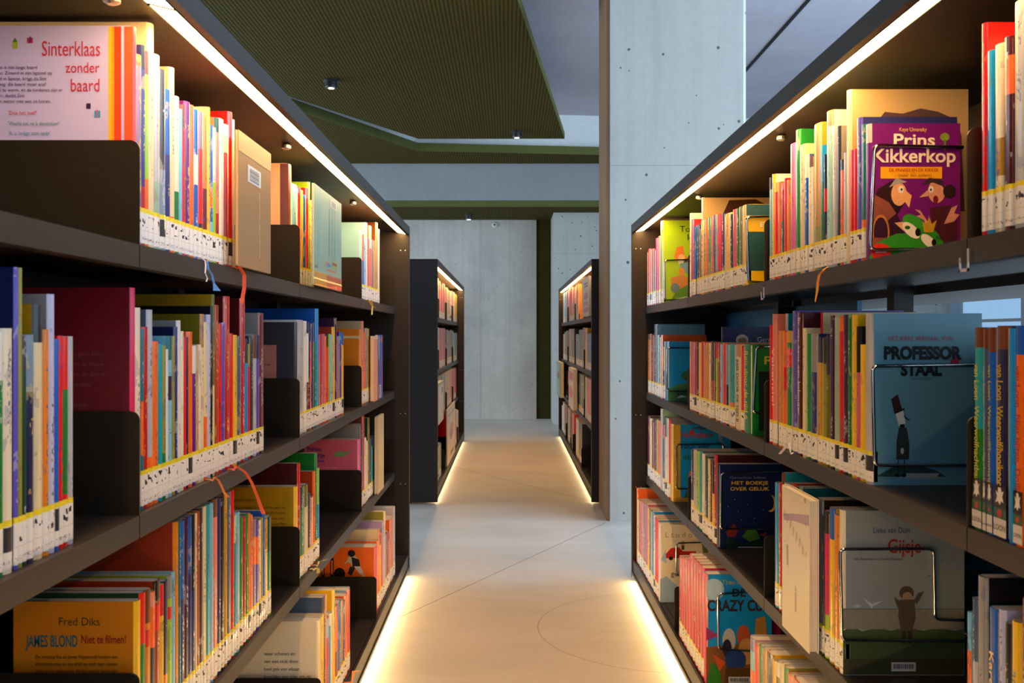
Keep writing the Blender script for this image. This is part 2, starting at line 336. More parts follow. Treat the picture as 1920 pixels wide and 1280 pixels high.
# ------------------------------------------------------------------ bookcases
SH = {1: 1.141, 2: 0.785, 3: 0.441, 4: 0.090}           # tops of the four levels
CASE_TOP, DEPTH = 1.482, 0.39
SIDES = {'L': dict(s=-1, case=0.425, shelf=0.486, y0=-0.55, y1=4.07, joints=(0.33, 1.262, 2.226, 3.16), solid=True, label='long dark metal bookcase on the left of the aisle with warm light strip'),
         'R': dict(s=1, case=0.510, shelf=0.565, y0=-0.6, y1=3.99, joints=(0.25, 1.185, 2.128, 3.036), solid=False, label='long dark metal bookcase on the right of the aisle before the concrete column'),
         'FL': dict(s=-1, case=0.434, shelf=0.488, y0=5.83, y1=9.2, joints=(6.67, 7.51, 8.35), solid=True, label='distant bookcase at the left with a plain black end panel'),
         'FR': dict(s=1, case=0.497, shelf=0.525, y0=5.83, y1=9.66, joints=(6.78, 7.73, 8.68), solid=True, label='distant bookcase at the right partly behind the concrete column')}
def rounded_plate(s, xf, xb, z0, z1, y, th, r):
    pts = [(xf, z0)] + [(xf + s * (r - r * math.cos(a)), z1 - r + r * math.sin(a)) for a in [math.pi / 2 * k / 6 for k in range(7)]] + [(xb, z1), (xb, z0)]
    m = MB(); n = len(pts); v = [(x, y, z) for x, z in pts] + [(x, y + th, z) for x, z in pts]
    m.raw(v, [tuple(range(n)), tuple(range(n, 2 * n))[::-1]] + [(i, n + i, n + (i + 1) % n, (i + 1) % n) for i in range(n)]); return m
CASES = {}
for key, d in SIDES.items():
    s, xc, xs, y0, y1 = d['s'], d['case'], d['shelf'], d['y0'], d['y1']
    near = key in 'LR'
    r = thing('bookcase', d['label'], 'bookcase', group=None); CASES[key] = r
    def B(name, mat, x0, ya, z0, x1, yb, z1): return bx(s * x0, ya, z0, s * x1, yb, z1).build(name, mat, r)
    xb = xc + DEPTH
    B('top_panel', M['metal'], xc + 0.012, y0, 1.460, xb, y1, CASE_TOP)
    B('front_rail', M['metal'], xc, y0, 1.448, xc + 0.011, y1, CASE_TOP)
    B('end_panel', M['panel'], xc, y1, 0.012, xb, y1 + 0.028, CASE_TOP)
    if not near: B('end_panel', M['panel'], xc, y0 - 0.03, 0.012, xb, y0, CASE_TOP)
    if d['solid']:
        B('back_panel', M['inner'], xb - 0.012, y0, 0.02, xb, y1, 1.46)
    else:
        B('back_panel', M['inner'], xb - 0.012, y0, 1.15, xb, y1, 1.46)
        for lv, ztop in ((2, 1.0), (3, 0.75), (4, 0.41)):
            if lv == 2:
                B('back_panel', M['panel_bluelit'], xb - 0.012, y0, SH[2], xb, 2.45, 1.02); B('back_panel', M['panel_bluelit'], xb - 0.012, 2.45, SH[2], xb, y1, 1.11)
            else: B('back_panel', M['panel_bluelit'], xb - 0.012, y0, SH[lv] + (0.002), xb, y1, ztop)
    if not d['solid']:
        B('top_panel', M['metal'], xb + 0.0005, y0, 1.460, xb + DEPTH, y1, CASE_TOP)
        for lv in (1, 2, 3): B('shelf', M['shelf'], xb + 0.0005, y0, SH[lv] - 0.030, xb + 0.33, y1, SH[lv])
        B('end_panel', M['panel'], xb + 0.0005, y1, 0.012, xb + DEPTH, y1 + 0.028, CASE_TOP)
    js = [y0] + [j for j in d['joints'] if j > y0] + [y1]
    for a, b in zip(js, js[1:]):
        for lv in (1, 2, 3):
            m = MB(); z = SH[lv]
            if near:
                m.box(s * xs, a + 0.0015, z - 0.030, s * (xs + 0.004), b - 0.0015, z); m.box(s * (xs + 0.004), a + 0.0015, z - 0.012, s * (xb - 0.014), b - 0.0015, z)
                m.box(s * (xs + 0.004), a + 0.0015, z - 0.030, s * (xs + 0.022), b - 0.0015, z - 0.026)
            else: m.box(s * xs, a + 0.001, z - 0.030, s * (xb - 0.014), b - 0.001, z)
            m.build('shelf', M['shelf'], r)
        m = MB(); m.box(s * (xc + 0.014), a + 0.001, 0.066, s * (xb - 0.014), b - 0.001, 0.090); m.build('bottom_shelf', M['shelf'], r)
        ch = B('light_channel', M['metal'], xc + 0.0495, a + 0.004, 1.456, xc + 0.0525, b - 0.004, 1.4598)
        m = MB(); xa, xz = s * (xc + 0.015), s * (xc + 0.049); za, zz = 1.4490, 1.4570          # the diffuser leans towards the books
        v = [(x, y, z) for y in (a + 0.004, b - 0.004) for x, z in ((xa, za), (xz, zz), (xz, zz + 0.0008), (xa, 1.4598))]
        m.raw(v, [(0, 4, 5, 1), (1, 5, 6, 2), (2, 6, 7, 3), (3, 7, 4, 0), (0, 1, 2, 3), (4, 7, 6, 5)] if s < 0 else [(0, 1, 5, 4), (1, 2, 6, 5), (2, 3, 7, 6), (3, 0, 4, 7), (0, 3, 2, 1), (4, 5, 6, 7)])
        o = m.build('light_strip', M['led'], ch); o['label'] = 'glowing warm white light strip'; o.data.materials.append(M['metal'])
        for q in (1, 2, 3, 4, 5): o.data.polygons[q].material_index = 1
    pl = B('plinth', M['shelf'], xc + 0.004, y0, 0.030, xc + 0.012, y1, 0.090); B('plinth_ledge', M['shelf'], xc, y0, 0.028, xc + 0.004, y1, 0.040).parent = pl
    B('base_tray', M['metal'], xc + 0.0125, y0, 0.038, xb, y1, 0.046)
    B('groove', M['groove'], xc + 0.030, y0, 0.0890, xc + 0.0325, y1, 0.0902)
    m = MB(); m.box(s * (xc + 0.013), y0 + 0.01, 0.007, s * (xc + 0.016), y1 - 0.01, 0.029); m.build('base_light_strip', M['ledb' if near else 'ledf'], r)
    B('plinth_foot', M['metal'], xc + 0.16, y0, 0.0, xb - 0.05, y1, 0.038)
    for j in d['joints']:
        for lv in (1, 2, 3, 4):
            z = SH[lv]; xf = xs if lv < 4 else xc + 0.012
            rounded_plate(s, s * xf, s * (xf + 0.235), z, z + 0.137, j - 0.0013, 0.0026, 0.012).build('divider_plate', M['plate'], r)
        if near:
            B('upright_post', M['panel'], xb - 0.055, j - 0.02, 0.04, xb - 0.0125, j + 0.02, 1.46)
    for lv in (1, 2, 3):
        rounded_plate(s, s * xs, s * (xs + 0.235), SH[lv], SH[lv] + 0.137, y1 - 0.006, 0.0026, 0.012).build('divider_plate', M['plate'], r)
        for dx in (0.016, 0.036):
            m = MB(); m.lathe([(0.0022, 0), (0.0022, 0.0025)], 0, 0, 10); o = m.build('screw', M['steel'], r)
            o.rotation_euler = (math.pi / 2, 0, 0); o.location = (s * (xc + dx), y1, SH[lv] - 0.095 if lv == 2 else SH[lv] + 0.24 if lv == 1 else SH[lv] - 0.05)
    if near:
        for j in d['joints'][1:]:
            m = MB(); m.lathe([(0.006, 0), (0.011, 0.003), (0.011, 0.010), (0.007, 0.014)], 0, 0, 14); o = m.build('levelling_knob', M['steel'], r)
            o.location = (s * (xc + 0.085), j - 0.03, 1.446)
if True:                                                     # open clips under the top shelf of the right case
    for j in (1.185, 2.128):
        m = MB(); x = 0.562
        for a in ((x - 0.0015, j - 0.012, 1.100, x, j + 0.012, 1.104), (x - 0.0015, j - 0.012, 1.100, x, j - 0.009, 1.128), (x - 0.0015, j + 0.009, 1.100, x, j + 0.012, 1.118)): m.box(*a)
        m.build('shelf_clip', M['steel'], CASES['R'])

# ------------------------------------------------------------------ text
_fc = {}
def text_mesh(s, bold=0.0):
    if (s, bold) in _fc: return _fc[(s, bold)]
    cu = bpy.data.curves.new('t', 'FONT'); cu.body = s; cu.size = 1; cu.offset = bold; cu.resolution_u = 3
    o = bpy.data.objects.new('t', cu); C.objects.link(o); bpy.context.view_layer.update()
    me = bpy.data.meshes.new_from_object(o.evaluated_get(bpy.context.evaluated_depsgraph_get()))
    v = [tuple(x.co) for x in me.vertices]; f = [tuple(q.vertices) for q in me.polygons]
    bpy.data.objects.remove(o); bpy.data.curves.remove(cu); bpy.data.meshes.remove(me)
    xs = [q[0] for q in v] or [0]; ys = [q[1] for q in v] or [0]
    _fc[(s, bold)] = (v, f, min(xs), max(xs), min(ys), max(ys)); return _fc[(s, bold)]

# ------------------------------------------------------------------ books
LABEL_W, LABEL_Y = col('f1ede6'), lin('f3dd1c')
def section(t, dp, b=0.0018, grow=0.0):
    hw = t / 2 + grow; r = min(0.0055, 0.36 * t); n = 7
    xs = [hw * math.sin(math.pi / 2 * (-1 + 2 * k / (n - 1))) for k in range(n)]
    o = [(-hw, dp)] + [(x, r * (abs(x) / hw) ** 2.6 - grow) for x in xs] + [(hw, dp)]
    i = [(-hw + b, dp)] + [(max(-hw + b, min(hw - b, x)), max(y + b, b * 1.2)) for x, y in o[1:-1]] + [(hw - b, dp)]
    return o, i
def shell(mb, t, dp, zs, cols, cover, ink, b=0.0018, grow=0.0):
    """an open U of boards and spine, one colour per spine band"""
    o, i = section(t, dp, b, grow); n = len(o); H = zs[-1] - zs[0]
    for (za, zb), c in zip(zip(zs, zs[1:]), cols):
        for k in range(n - 1):
            (x0, y0), (x1, y1) = o[k], o[k + 1]; spine = 0 < k < n - 2
            uv = [((x0 / t + 0.5), (za - zs[0]) / H), ((x1 / t + 0.5), (za - zs[0]) / H), ((x1 / t + 0.5), (zb - zs[0]) / H), ((x0 / t + 0.5), (zb - zs[0]) / H)] if spine else None
            mb.face([(x0, y0, za), (x1, y1, za), (x1, y1, zb), (x0, y0, zb)], c if spine else cover, uv, ink)
            (a0, b0), (a1, b1) = i[k], i[k + 1]
            mb.face([(a1, b1, za), (a0, b0, za), (a0, b0, zb), (a1, b1, zb)], (0.6, 0.56, 0.5))
    for z, up in ((zs[0], 0), (zs[-1], 1)):
        for k in range(n - 1):
            q = [(*o[k], z), (*o[k + 1], z), (*i[k + 1], z), (*i[k], z)]
            mb.face(q if up else q[::-1], cover)
    for e in (0, n - 1):
        q = [(*o[e], zs[0]), (*i[e], zs[0]), (*i[e], zs[-1]), (*o[e], zs[-1])]
        mb.face(q if e == 0 else q[::-1], cover)
BOOKS = []           # every book: dict, sorted later by how large it shows
ROWS = {}
def W_(words): return words.split()
TINTS = W_('white cream yellow black navy red')
def contrast(c):
    l = 0.3 * c[0] + 0.6 * c[1] + 0.1 * c[2]
    return random.choice([(0.75, 0.72, 0.66), (0.8, 0.62, 0.1), (0.7, 0.7, 0.72)]) if l < 0.22 else random.choice([(0.03, 0.03, 0.06), (0.35, 0.04, 0.03), (0.04, 0.08, 0.25), (0.06, 0.2, 0.1)])
def row(key, case, lv, spine, z, start, text):
    """a run of spines on one shelf: each entry is the far/near edge of a spine and its top as seen from the eye point, then its colours"""
    sd = SIDES[case]['s']; prev = start
    for tok in text.replace('\n', ' ').split(';'):
        w = tok.split()
        if not w: continue
        xe = float(w[0])
        if w[1] == 'gap': prev = xe; continue
        b = dict(row=key, case=case, lv=lv, sd=sd, top={}, mid=None, bot=None, label=True, hero=None, setb=0.0, dp=None, cover=None, say=None)
        sx = spine
        for e in w[3:]:
            if e.startswith('T:'): _, c, f = e.split(':'); b['topb'] = (c, float(f))
            elif e.startswith('B:'): _, c, f = e.split(':'); b['bot'] = (c, float(f))
            elif e.startswith('M:'): _, c, f0, f1 = e.split(':'); b['mid'] = (c, float(f0), float(f1))
            elif e == 'n': b['label'] = False
            elif e[0] == 'd': b['dp'] = float(e[1:])
            elif e[0] == '#': b['hero'] = e[1:]
            elif e.startswith('c:'): b['cover'] = e[2:]
            elif e[0] == 's': b['setb'] = float(e[1:])
        ya, yb = sorted((F * sx / abs(prev - CX), F * sx / abs(xe - CX))); prev = xe
        for j in SIDES[case]['joints']:
            if ya < j + 0.0018 and yb > j - 0.0018:
                if (ya + yb) / 2 > j: ya = j + 0.0019
                else: yb = j - 0.0019
        lim = SIDES[case]['y1'] - 0.009
        if yb > lim: yb = lim; ya = min(ya, yb - 0.007)
        b['ya'], b['yb'] = ya, yb; ym = (ya + yb) / 2
        h = HC - (float(w[1]) - CY) * ym / F - z
        b.update(h=max(0.09, min(h, 0.29 if case[0] == 'F' else 0.318 if lv == 1 else 0.305 if lv < 4 else 0.30)), X=sx + b['setb'], z=z, colour=w[2], px=abs((F * sx / ya) - (F * sx / yb)))
        b['area'] = b['px'] * b['h'] * F / ym + (3000 if b['hero'] else 0)
        BOOKS.append(b); ROWS.setdefault(key, []).append(b)

XL, XR = 0.496, 0.569
row('L1A', 'L', 1, XL, 1.141, 250.5, '''259 52 red c:beb6e6 d.26 n #sinter; 268.5 104 mauve T:orange:.06; 274 86 indigo T:black:.12 B:crimson:.3; 281.5 97 lime T:brown:.12 B:orange:.35; 292 46 cream d.27;
 303 104 silver B:sage:.35; 313.5 132 charcoal B:steel:.45 c:sky; 322 169 blue B:indigo:.6; 330 128 cream c:beige B:orange:.2; 339 182 ivory B:green:.4; 343 205 sky; 350 198 red T:brown:.15;
 359 192 purple; 366 198 orange; 374.5 207 blue M:white:.5:.7; 383.5 211 scarlet T:mauve:.25 B:plum:.25; 391 218 amber B:maroon:.5; 396 202 yellow c:cream; 401 235 blue B:sky:.3 M:orange:.4:.55; 407 240 white B:lime:.6;
 413 222 salmon T:forest:.1 B:crimson:.35; 422 224 ivory M:white:.5:.8; 431.5 235 rose T:white:.2; 438 211 red; 441 225 white''')
row('L1B', 'L', 1, 0.522, 1.141, 541, '''549 309 brown c:peach n #pinkcover d.2; 560.5 347 sky; 565.5 352 scarlet B:white:.3; 570 357 yellow; 575.5 366 blue; 580 354 red; 583 342 lime d.2; 587 376 ivory; 590 390 salmon''')
row('L1C', 'L', 1, XL, 1.141, 676.3, '''680.5 432 aqua n #wave d.2; 683.5 440 orange B:violet:.6; 687 445 sky; 690 418 ivory c:aqua B:white:.3; 694 447 rose; 698 424 orange T:cream:.3 B:white:.2; 702 450 mauve; 706 452 gold; 709.5 418 tan c:brown; 713 430 ivory''')
row('L2Z', 'L', 2, XL, 0.785, -22, '''-12 620 mauve; -2 610 white; 9 622 green T:white:.2; 29 616 ivory c:grey; 37 477 violet c:navy d.22; 44 478 khaki d.22; 52 630 forest T:charcoal:.15; 68.5 628 navy T:steel:.25; 85 571 cream T:black:.15 c:mustard;
 94.5 618 amber; 106 552 lavender c:grey; 112.5 636 blue; 121 630 red; 131 632 red M:green:.25:.75; 140 631 silver c:white''')
row('L2A', 'L', 2, XL, 0.785, 246, '''256 540 magenta c:maroon d.25 n #maroon; 267 577 ivory; 271 617 teal M:orange:.3:.6; 280.5 613 crimson; 289 581 silver c:slate B:orange:.25; 300 640 orange; 307.5 645 turquoise; 313 648 khaki B:green:.3; 317 655 white;
 325.5 630 sky M:navy:.6:.75 T:teal:.15; 329.5 630 khaki; 335 613 indigo c:navy; 341 601 white c:grey; 346.5 621 ivory; 351 631 red; 354.5 632 navy T:charcoal:.2; 364 622 orange; 369.5 648 purple T:white:.2; 374 648 beige; 379 646 ivory;
 384 589 cream c:olive T:tan:.2; 391.5 604 cream B:orange:.4; 397 590 lavender; 400 574 black d.23; 404 535 olive d.25 c:mustard B:cream:.5; 413 572 rust; 418 607 red; 423.5 605 violet; 434 537 crimson c:burgundy d.24; 439 625 red;
 447 628 yellow; 454 630 slate; 462 543 crimson c:burgundy d.24; 466.5 635 azure T:charcoal:.2; 471 645 red T:khaki:.2; 477 630 charcoal; 483 626 silver T:brown:.2; 488 628 violet T:navy:.2; 497 587 maroon c:grey''')
row('L2B', 'L', 2, XL, 0.785, 555.5, '''559 604 charcoal n #salmonpanel d.21; 571.5 600 silver c:white; 577 602 white; 580 625 brown T:white:.5; 582.5 604 navy; 585.5 640 orange; 591 605 indigo c:navy; 594 640 green; 599 574 azure c:blue d.24; 602 628 tan T:rose:.3; 606.5 626 crimson; 610 626 rose;
 613.5 630 orange; 617.5 626 red T:black:.15; 621 626 lime; 625 628 sky; 629.5 613 yellow c:rust; 632.5 596 plum d.2; 635 635 rose; 638.5 630 steel; 642 622 purple T:blue:.15 B:red:.2; 645.5 624 yellow T:blue:.15''')
row('L2C', 'L', 2, XL, 0.785, 676, '''680 617 amber n d.2 #orangecover; 683 602 salmon c:beige; 686.5 622 orange; 690 615 grey; 693.5 616 gold; 697.5 640 tan B:scarlet:.3; 700.5 635 mauve''')
row('L3A', 'L', 3, XL, 0.441, 257, '''267 1125 yellow c:amber d.165 n #jamesblond; 276 1110 green T:red:.3 c:forest; 285.5 1104 amber T:brown:.2 M:red:.66:.76; 293.5 1108 charcoal T:orange:.35; 304 1087 rust T:black:.12 M:red:.7:.85; 309 1095 yellow T:red:.2; 318 1088 navy B:orange:.4;
 325 1078 lime T:grey:.15 M:red:.72:.8; 330 1072 sky; 337 978 amber c:rust d.21; 341 978 teal; 349 976 blue B:indigo:.6; 356 972 plum; 362 968 blue B:indigo:.7; 368 965 indigo T:black:.4; 371 962 cream; 377 958 rust; 382 953 charcoal; 389 949 cream;
 397 945 turquoise; 402 942 sky; 410.5 935 brown B:salmon:.9; 416.5 934 indigo; 423 930 black; 428 928 gold; 436 922 slate; 441 919 red; 445 965 turquoise T:mint:.2; 452 960 sky; 458 970 green; 463 968 crimson; 467 963 emerald; 471 962 amber; 476 965 salmon;
 482 973 mauve M:orange:.6:.85; 487.5 975 violet M:orange:.6:.85; 491 975 ivory; 494.5 970 khaki; 498 957 blue; 503.5 972 cream T:gold:.3; 511 968 green T:forest:.35 B:lime:.2''')
row('L3B', 'L', 3, XL, 0.441, 554.5, '''560.5 911 yellow c:mustard n d.2 #yellowback; 564.5 868 crimson c:burgundy d.23; 572.5 912 green T:forest:.25; 579.5 908 cream T:olive:.25 c:forest; 583.5 925 charcoal; 589.5 932 salmon T:peach:.9; 592.5 883 orange c:rust; 596 849 emerald c:green d.24; 600.5 877 azure T:lime:.4 B:gold:.2''')
row('L3C', 'L', 3, XL, 0.441, 670.5, '''677 823 pink c:rose n d.18 #floortje; 681 795 plum c:grey; 684.5 777 crimson c:brown; 688 820 white; 691.5 826 cream; 694 783 olive c:forest; 697.5 822 navy; 700.5 835 turquoise; 703.5 840 emerald T:scarlet:.3; 707.5 818 lavender T:crimson:.2''')
XD = 0.445
row('L4A', 'L', 4, XD, 0.090, 598, '''605 1160 cream c:ivory n d.2 #scheten; 606.5 1155 yellow c:cream d.2; 608 1150 yellow c:cream d.2; 611 1115 charcoal c:slate d.18; 613.5 1112 salmon c:cream d.19; 618.5 1158 rose T:sky:.2 M:red:.5:.75; 621 1175 azure; 625.5 1148 ivory; 630 1104 yellow c:yellow d.2;
 635 1135 orange B:rust:.5; 641.5 1128 blue; 645 1124 tan; 648 1126 indigo; 653 1114 orange; 658 1103 red c:sky''')
row('L4B', 'L', 4, XD, 0.090, 704, '''709 1022 scarlet c:orange n d.21 #elf; 711 1013 orange d.21; 713 992 amber c:cream; 716 1020 yellow; 719 1000 scarlet T:rose:.15; 721.5 976 lavender c:lilac; 724 952 cream c:khaki; 727 1000 mauve; 729.5 995 crimson; 732.5 1010 gold; 739 970 orange; 742 950 silver''')

row('R1C', 'R', 1, XR, 1.141, 1212.4, '''1214 473 tan; 1217.5 467 scarlet; 1221 468 amber; 1224.5 467 rust; 1228 470 brown; 1233 447 pink; 1237 443 salmon; 1242 415 lime c:lime d.17 #toen''')
row('R1B', 'R', 1, XR, 1.141, 1291, '''1294.5 400 ivory; 1299 412 red; 1302 425 blue; 1305 371 lilac c:chocolate s.02 d.26 n #darkphoto; 1309 422 indigo; 1313 430 olive; 1318 414 yellow; 1322.5 412 gold; 1325.5 410 orange; 1331 408 green; 1335 406 amber; 1340 404 purple; 1343.5 403 sage; 1348 402 scarlet; 1352 402 red;
 1356.5 400 indigo; 1368 401 yellow; 1372 402 navy; 1380 393 red; 1384 391 green; 1390 388 olive; 1399 385 yellow T:teal:.0 d.17 #eenmo''')
row('R1A', 'R', 1, XR, 1.141, 1441, '''1446 333 sky T:black:.12; 1450 327 yellow c:white; 1456 343 scarlet T:yellow:.1; 1463 342 orange; 1468 345 teal T:rust:.4; 1473 335 red; 1479 338 amber; 1490 270 pink; 1497.5 244 emerald c:green; 1507 272 cream; 1512.5 290 blue T:white:.2; 1523 293 ivory T:brown:.1;
 1537 233 gold B:khaki:.3; 1543 273 azure B:green:.7; 1547 290 navy M:red:.5:.7; 1558 209 aqua T:salmon:.1; 1568 240 silver; 1573 237 charcoal c:grey; 1580 300 orange T:black:.1; 1585 287 lavender; 1592 170 cream c:beige d.2 n #blot; 1598 282 scarlet; 1604 280 red; 1612.5 222 violet c:indigo d.158; 1620.5 234 teal B:orange:.3 d.135;
 1629 234 purple M:silver:.86:1. d.145 n #kikker''')
row('R1Z', 'R', 1, XR, 1.141, 1838, '''1847 45 red c:red; 1861 96 azure; 1878 84 ivory M:mustard:.3:.5; 1896 70 burgundy M:orange:.7:.9; 1921 2 silver c:white; 1940 30 lime; 1965 60 blue''')
row('R2C', 'R', 2, XR, 0.785, 1213.4, '''1219 626 amber T:brown:.1; 1225 628 rust; 1230 608 slate c:sky d.19; 1234 628 steel c:aqua; 1237.5 632 green; 1241 628 orange; 1246 640 black M:gold:.5:.9; 1252 640 azure c:azure d.16 n #bluebook''')
row('R2B', 'R', 2, XR, 0.785, 1291, '''1294.5 640 amber; 1300 641 rose; 1304.5 641 crimson; 1308.5 641 navy; 1313 642 yellow; 1318 641 red; 1322 642 gold; 1328 642 amber; 1331 643 cream; 1337.5 640 chocolate B:rust:.5; 1340.5 613 navy s.02 d.26 n c:navy #navystars; 1343.5 642 lime T:red:.2; 1349 643 rust; 1353 645 sky; 1359 643 red; 1364 645 steel B:black:.5; 1377 645 turquoise B:amber:.3;
 1388 645 cream T:tan:.15 n #reistwo; 1392.5 648 red; 1407 645 green n d.165 #reissix''')
row('R2A', 'R', 2, XR, 0.785, 1441, '''1446 609 red; 1454 589 salmon #vakantie; 1457 588 white c:teal s.02; 1466.5 620 amber; 1472.5 622 orange M:red:.5:.7; 1483 620 green T:gold:.1 M:red:.7:.85; 1494 583 violet; 1503 585 burgundy #kabouter; 1508 615 cream; 1511 586 white s.03 T:red:.4 c:beige d.2 n #decream; 1517 626 emerald #iedereen; 1530 626 indigo T:grey:.3;
 1541 632 gold T:charcoal:.2; 1547 634 khaki T:charcoal:.2; 1553 628 olive T:charcoal:.3; 1563 592 plum; 1571 592 sage; 1578 592 red T:orange:.1; 1588 590 plum; 1594 590 green; 1603 590 yellow; 1610 612 rose T:black:.3 c:black; 1619 646 yellow; 1632 588 silver c:5f97ac d.176 #staal''')
row('R2Z', 'R', 2, XR, 0.785, 1822, '''1842 614 turquoise T:brown:.1 B:green:.5 n #wolfone; 1850 616 slate T:brown:.1 n #wolfthree; 1862 614 blue T:brown:.12 n #wolfbom; 1889 611 navy T:brown:.11 n #wolfhooi; 1899 616 azure n; 1919 612 orange T:blue:.13 n #dolf; 1938 620 blue; 1960 625 crimson''')
row('R3C', 'R', 3, XR, 0.441, 1212.8, '''1217 780 maroon; 1221 784 ivory; 1225 790 rust; 1229.5 786 charcoal; 1233 786 gold; 1237 788 orange; 1241 760 silver c:mint d.2 n #mijn; 1245 795 indigo T:red:.2; 1249.5 782 white T:teal:.25; 1253 784 ivory; 1255.5 785 red c:silver; 1262 794 yellow c:azure d.2 n #verhalen''')
row('R3B', 'R', 3, XR, 0.441, 1294, '''1299 842 navy B:white:.3 d.2; 1304 842 silver d.2; 1309 845 lime d.2; 1315 845 turquoise c:teal d.2; 1320 850 white d.2; 1326 855 forest; 1330 860 cream; 1333.5 862 brown; 1338 863 yellow T:black:.4; 1342 852 crimson c:burgundy d.2; 1347 869 navy c:navy d.178 n #geluk''')
row('R3A', 'R', 3, XR, 0.441, 1450.5, '''1458.5 905 azure; 1464 905 crimson; 1468 886 brown c:turquoise d.2 n; 1476 906 ivory; 1484 910 cream c:white; 1490 906 red c:crimson; 1497 912 olive c:green; 1503 912 silver; 1508 915 teal c:teal; 1515 935 black d.2; 1527 1005 ivory T:charcoal:.1; 1540 935 grey c:black d.21; 1543 965 charcoal; 1552 958 magenta T:black:.15 B:lime:.3; 1562 952 yellow T:blue:.2;
 1571 965 amber; 1580 955 ivory c:a4aaa6 d.208 #gijsje''')
row('R3Z', 'R', 3, XR, 0.441, 1811.5, '''1820 1147 sky M:orange:.4:.8; 1829 1120 slate M:silver:.5:.7; 1846 1080 grey c:black d.24; 1850 gap; 1869 1140 blue c:azure #karel; 1881 1142 lavender c:lavender; 1892 1168 teal T:black:.4; 1911 1165 yellow #rolf; 1932 1123 maroon; 1950 1140 cream''')
XE = 0.525
row('R4C', 'R', 4, XE, 0.090, 1192.6, '''1194.6 893 orange d.2 n #peper; 1196.5 936 ivory; 1198 938 khaki; 1201 938 rose; 1205 940 salmon; 1209 942 mauve; 1213 944 rose; 1216 952 yellow; 1219 954 olive; 1221.5 960 silver; 1224.5 958 azure; 1227 966 white c:cream; 1230 970 red; 1233 974 scarlet c:azure; 1237.5 981 white c:ivory d.19 n #auto''')
row('R4B', 'R', 4, XE, 0.090, 1272, '''1276.5 1043 crimson; 1281 1045 magenta; 1286 1046 crimson; 1291 1046 magenta; 1297 1040 magenta; 1302 1044 crimson; 1307 1050 magenta; 1312 1055 crimson; 1318 1062 magenta; 1324 1073 magenta c:azure d.175 n #crew''')
row('R4A', 'R', 4, XE, 0.090, 1404, '''1413 1195 sky T:violet:.1 M:orange:.4:.75 c:lilac d.2; 1421 1207 scarlet c:orange d.2; 1428 1210 green d.2; 1436 1215 tan c:sky d.2; 1447 1222 charcoal c:yellow d.2; 1453 1238 yellow; 1460 1240 olive T:white:.1; 1467.5 1243 cream; 1475 1237 scarlet T:green:.3 c:khaki d.2 n #kiep; 1484 1265 orange T:salmon:.2; 1500 1266 salmon c:rust d.19; 1530 1300 yellow; 1560 1320 azure''')
# the two bookcases farther down the aisle
row('FL1', 'FL', 1, 0.498, 1.141, 816, '''820 520 red; 823 522 cream; 827 527 orange; 831 533 scarlet; 835 532 red; 838 541 crimson; 841 540 cream; 844 544 gold; 847 546 white; 850 546 orange; 853 548 ivory; 857.5 552 yellow''')
row('FL2', 'FL', 2, 0.498, 0.785, 816, '''821 609 teal; 824 610 white; 831 615 red; 837 612 crimson; 841 618 charcoal; 845 620 maroon; 848 618 forest; 851 620 green; 858 624 sky''')
row('FL3', 'FL', 3, 0.498, 0.441, 816, '''822 694 navy; 826 700 slate; 831 690 maroon; 836 694 steel; 843 686 beige; 848 688 amber; 852 690 rust; 856 690 scarlet''')
row('FL4', 'FL', 4, 0.455, 0.090, 820, '''824 838 teal; 828 832 green; 850 gap; 854 752 scarlet; 857 760 salmon; 860 770 white''')
row('FR1', 'FR', 1, 0.532, 1.141, 1055.5, '''1057 545 ivory; 1058 543 silver; 1062 542 sky; 1066 541 crimson; 1073 538 red; 1078 539 orange; 1084 534 amber''')
row('FR2', 'FR', 2, 0.532, 0.785, 1055.5, '''1058 626 gold; 1061 622 brown; 1066 620 charcoal; 1071 614 tan; 1076 612 chocolate; 1085 626 blue; 1092 618 charcoal; 1096 614 brown; 1100 615 yellow; 1108 625 blue''')
row('FR3', 'FR', 3, 0.532, 0.441, 1060, '''1068 696 brown; 1074 694 scarlet; 1078 697 chocolate; 1083 690 maroon; 1089 690 teal; 1094 700 olive; 1099 700 white; 1108 708 orange''')
row('FR4', 'FR', 4, 0.518, 0.090, 1053, '''1055 760 white; 1057.5 750 ivory; 1060 745 rust; 1064 748 brown; 1068 752 silver; 1072 gap; 1079 766 scarlet; 1084 780 white; 1090 775 charcoal''')

ORD = W_('zeroth first second third fourth fifth sixth seventh eighth ninth tenth eleventh twelfth thirteenth fourteenth fifteenth sixteenth seventeenth eighteenth nineteenth twentieth')
TENS = {2: ('twenty', 'twentieth'), 3: ('thirty', 'thirtieth'), 4: ('forty', 'fortieth')}
def ordinal(n):
    if n <= 20: return ORD[n]
    t, u = divmod(n, 10); return TENS[t][1] if u == 0 else TENS[t][0] + '-' + ORD[u]
LEVEL = {1: 'top shelf', 2: 'second shelf', 3: 'third shelf', 4: 'bottom shelf'}
BAY = {'Z': 'before first divider', 'A': 'beyond first divider', 'B': 'beyond second divider', 'C': 'beyond third divider'}
CASE_SAY = {'L': 'left bookcase', 'R': 'right bookcase', 'FL': 'distant left bookcase', 'FR': 'distant right bookcase'}
BAY4 = {'L4A': 'beyond second divider', 'L4B': 'beyond third divider'}
SAYC = dict(forest='pine-green', sky='sky-blue', sage='sage-green', slate='slate-grey', steel='steel-grey', rust='rust-red', mint='mint-green', plum='plum-purple', aqua='pale-aqua')
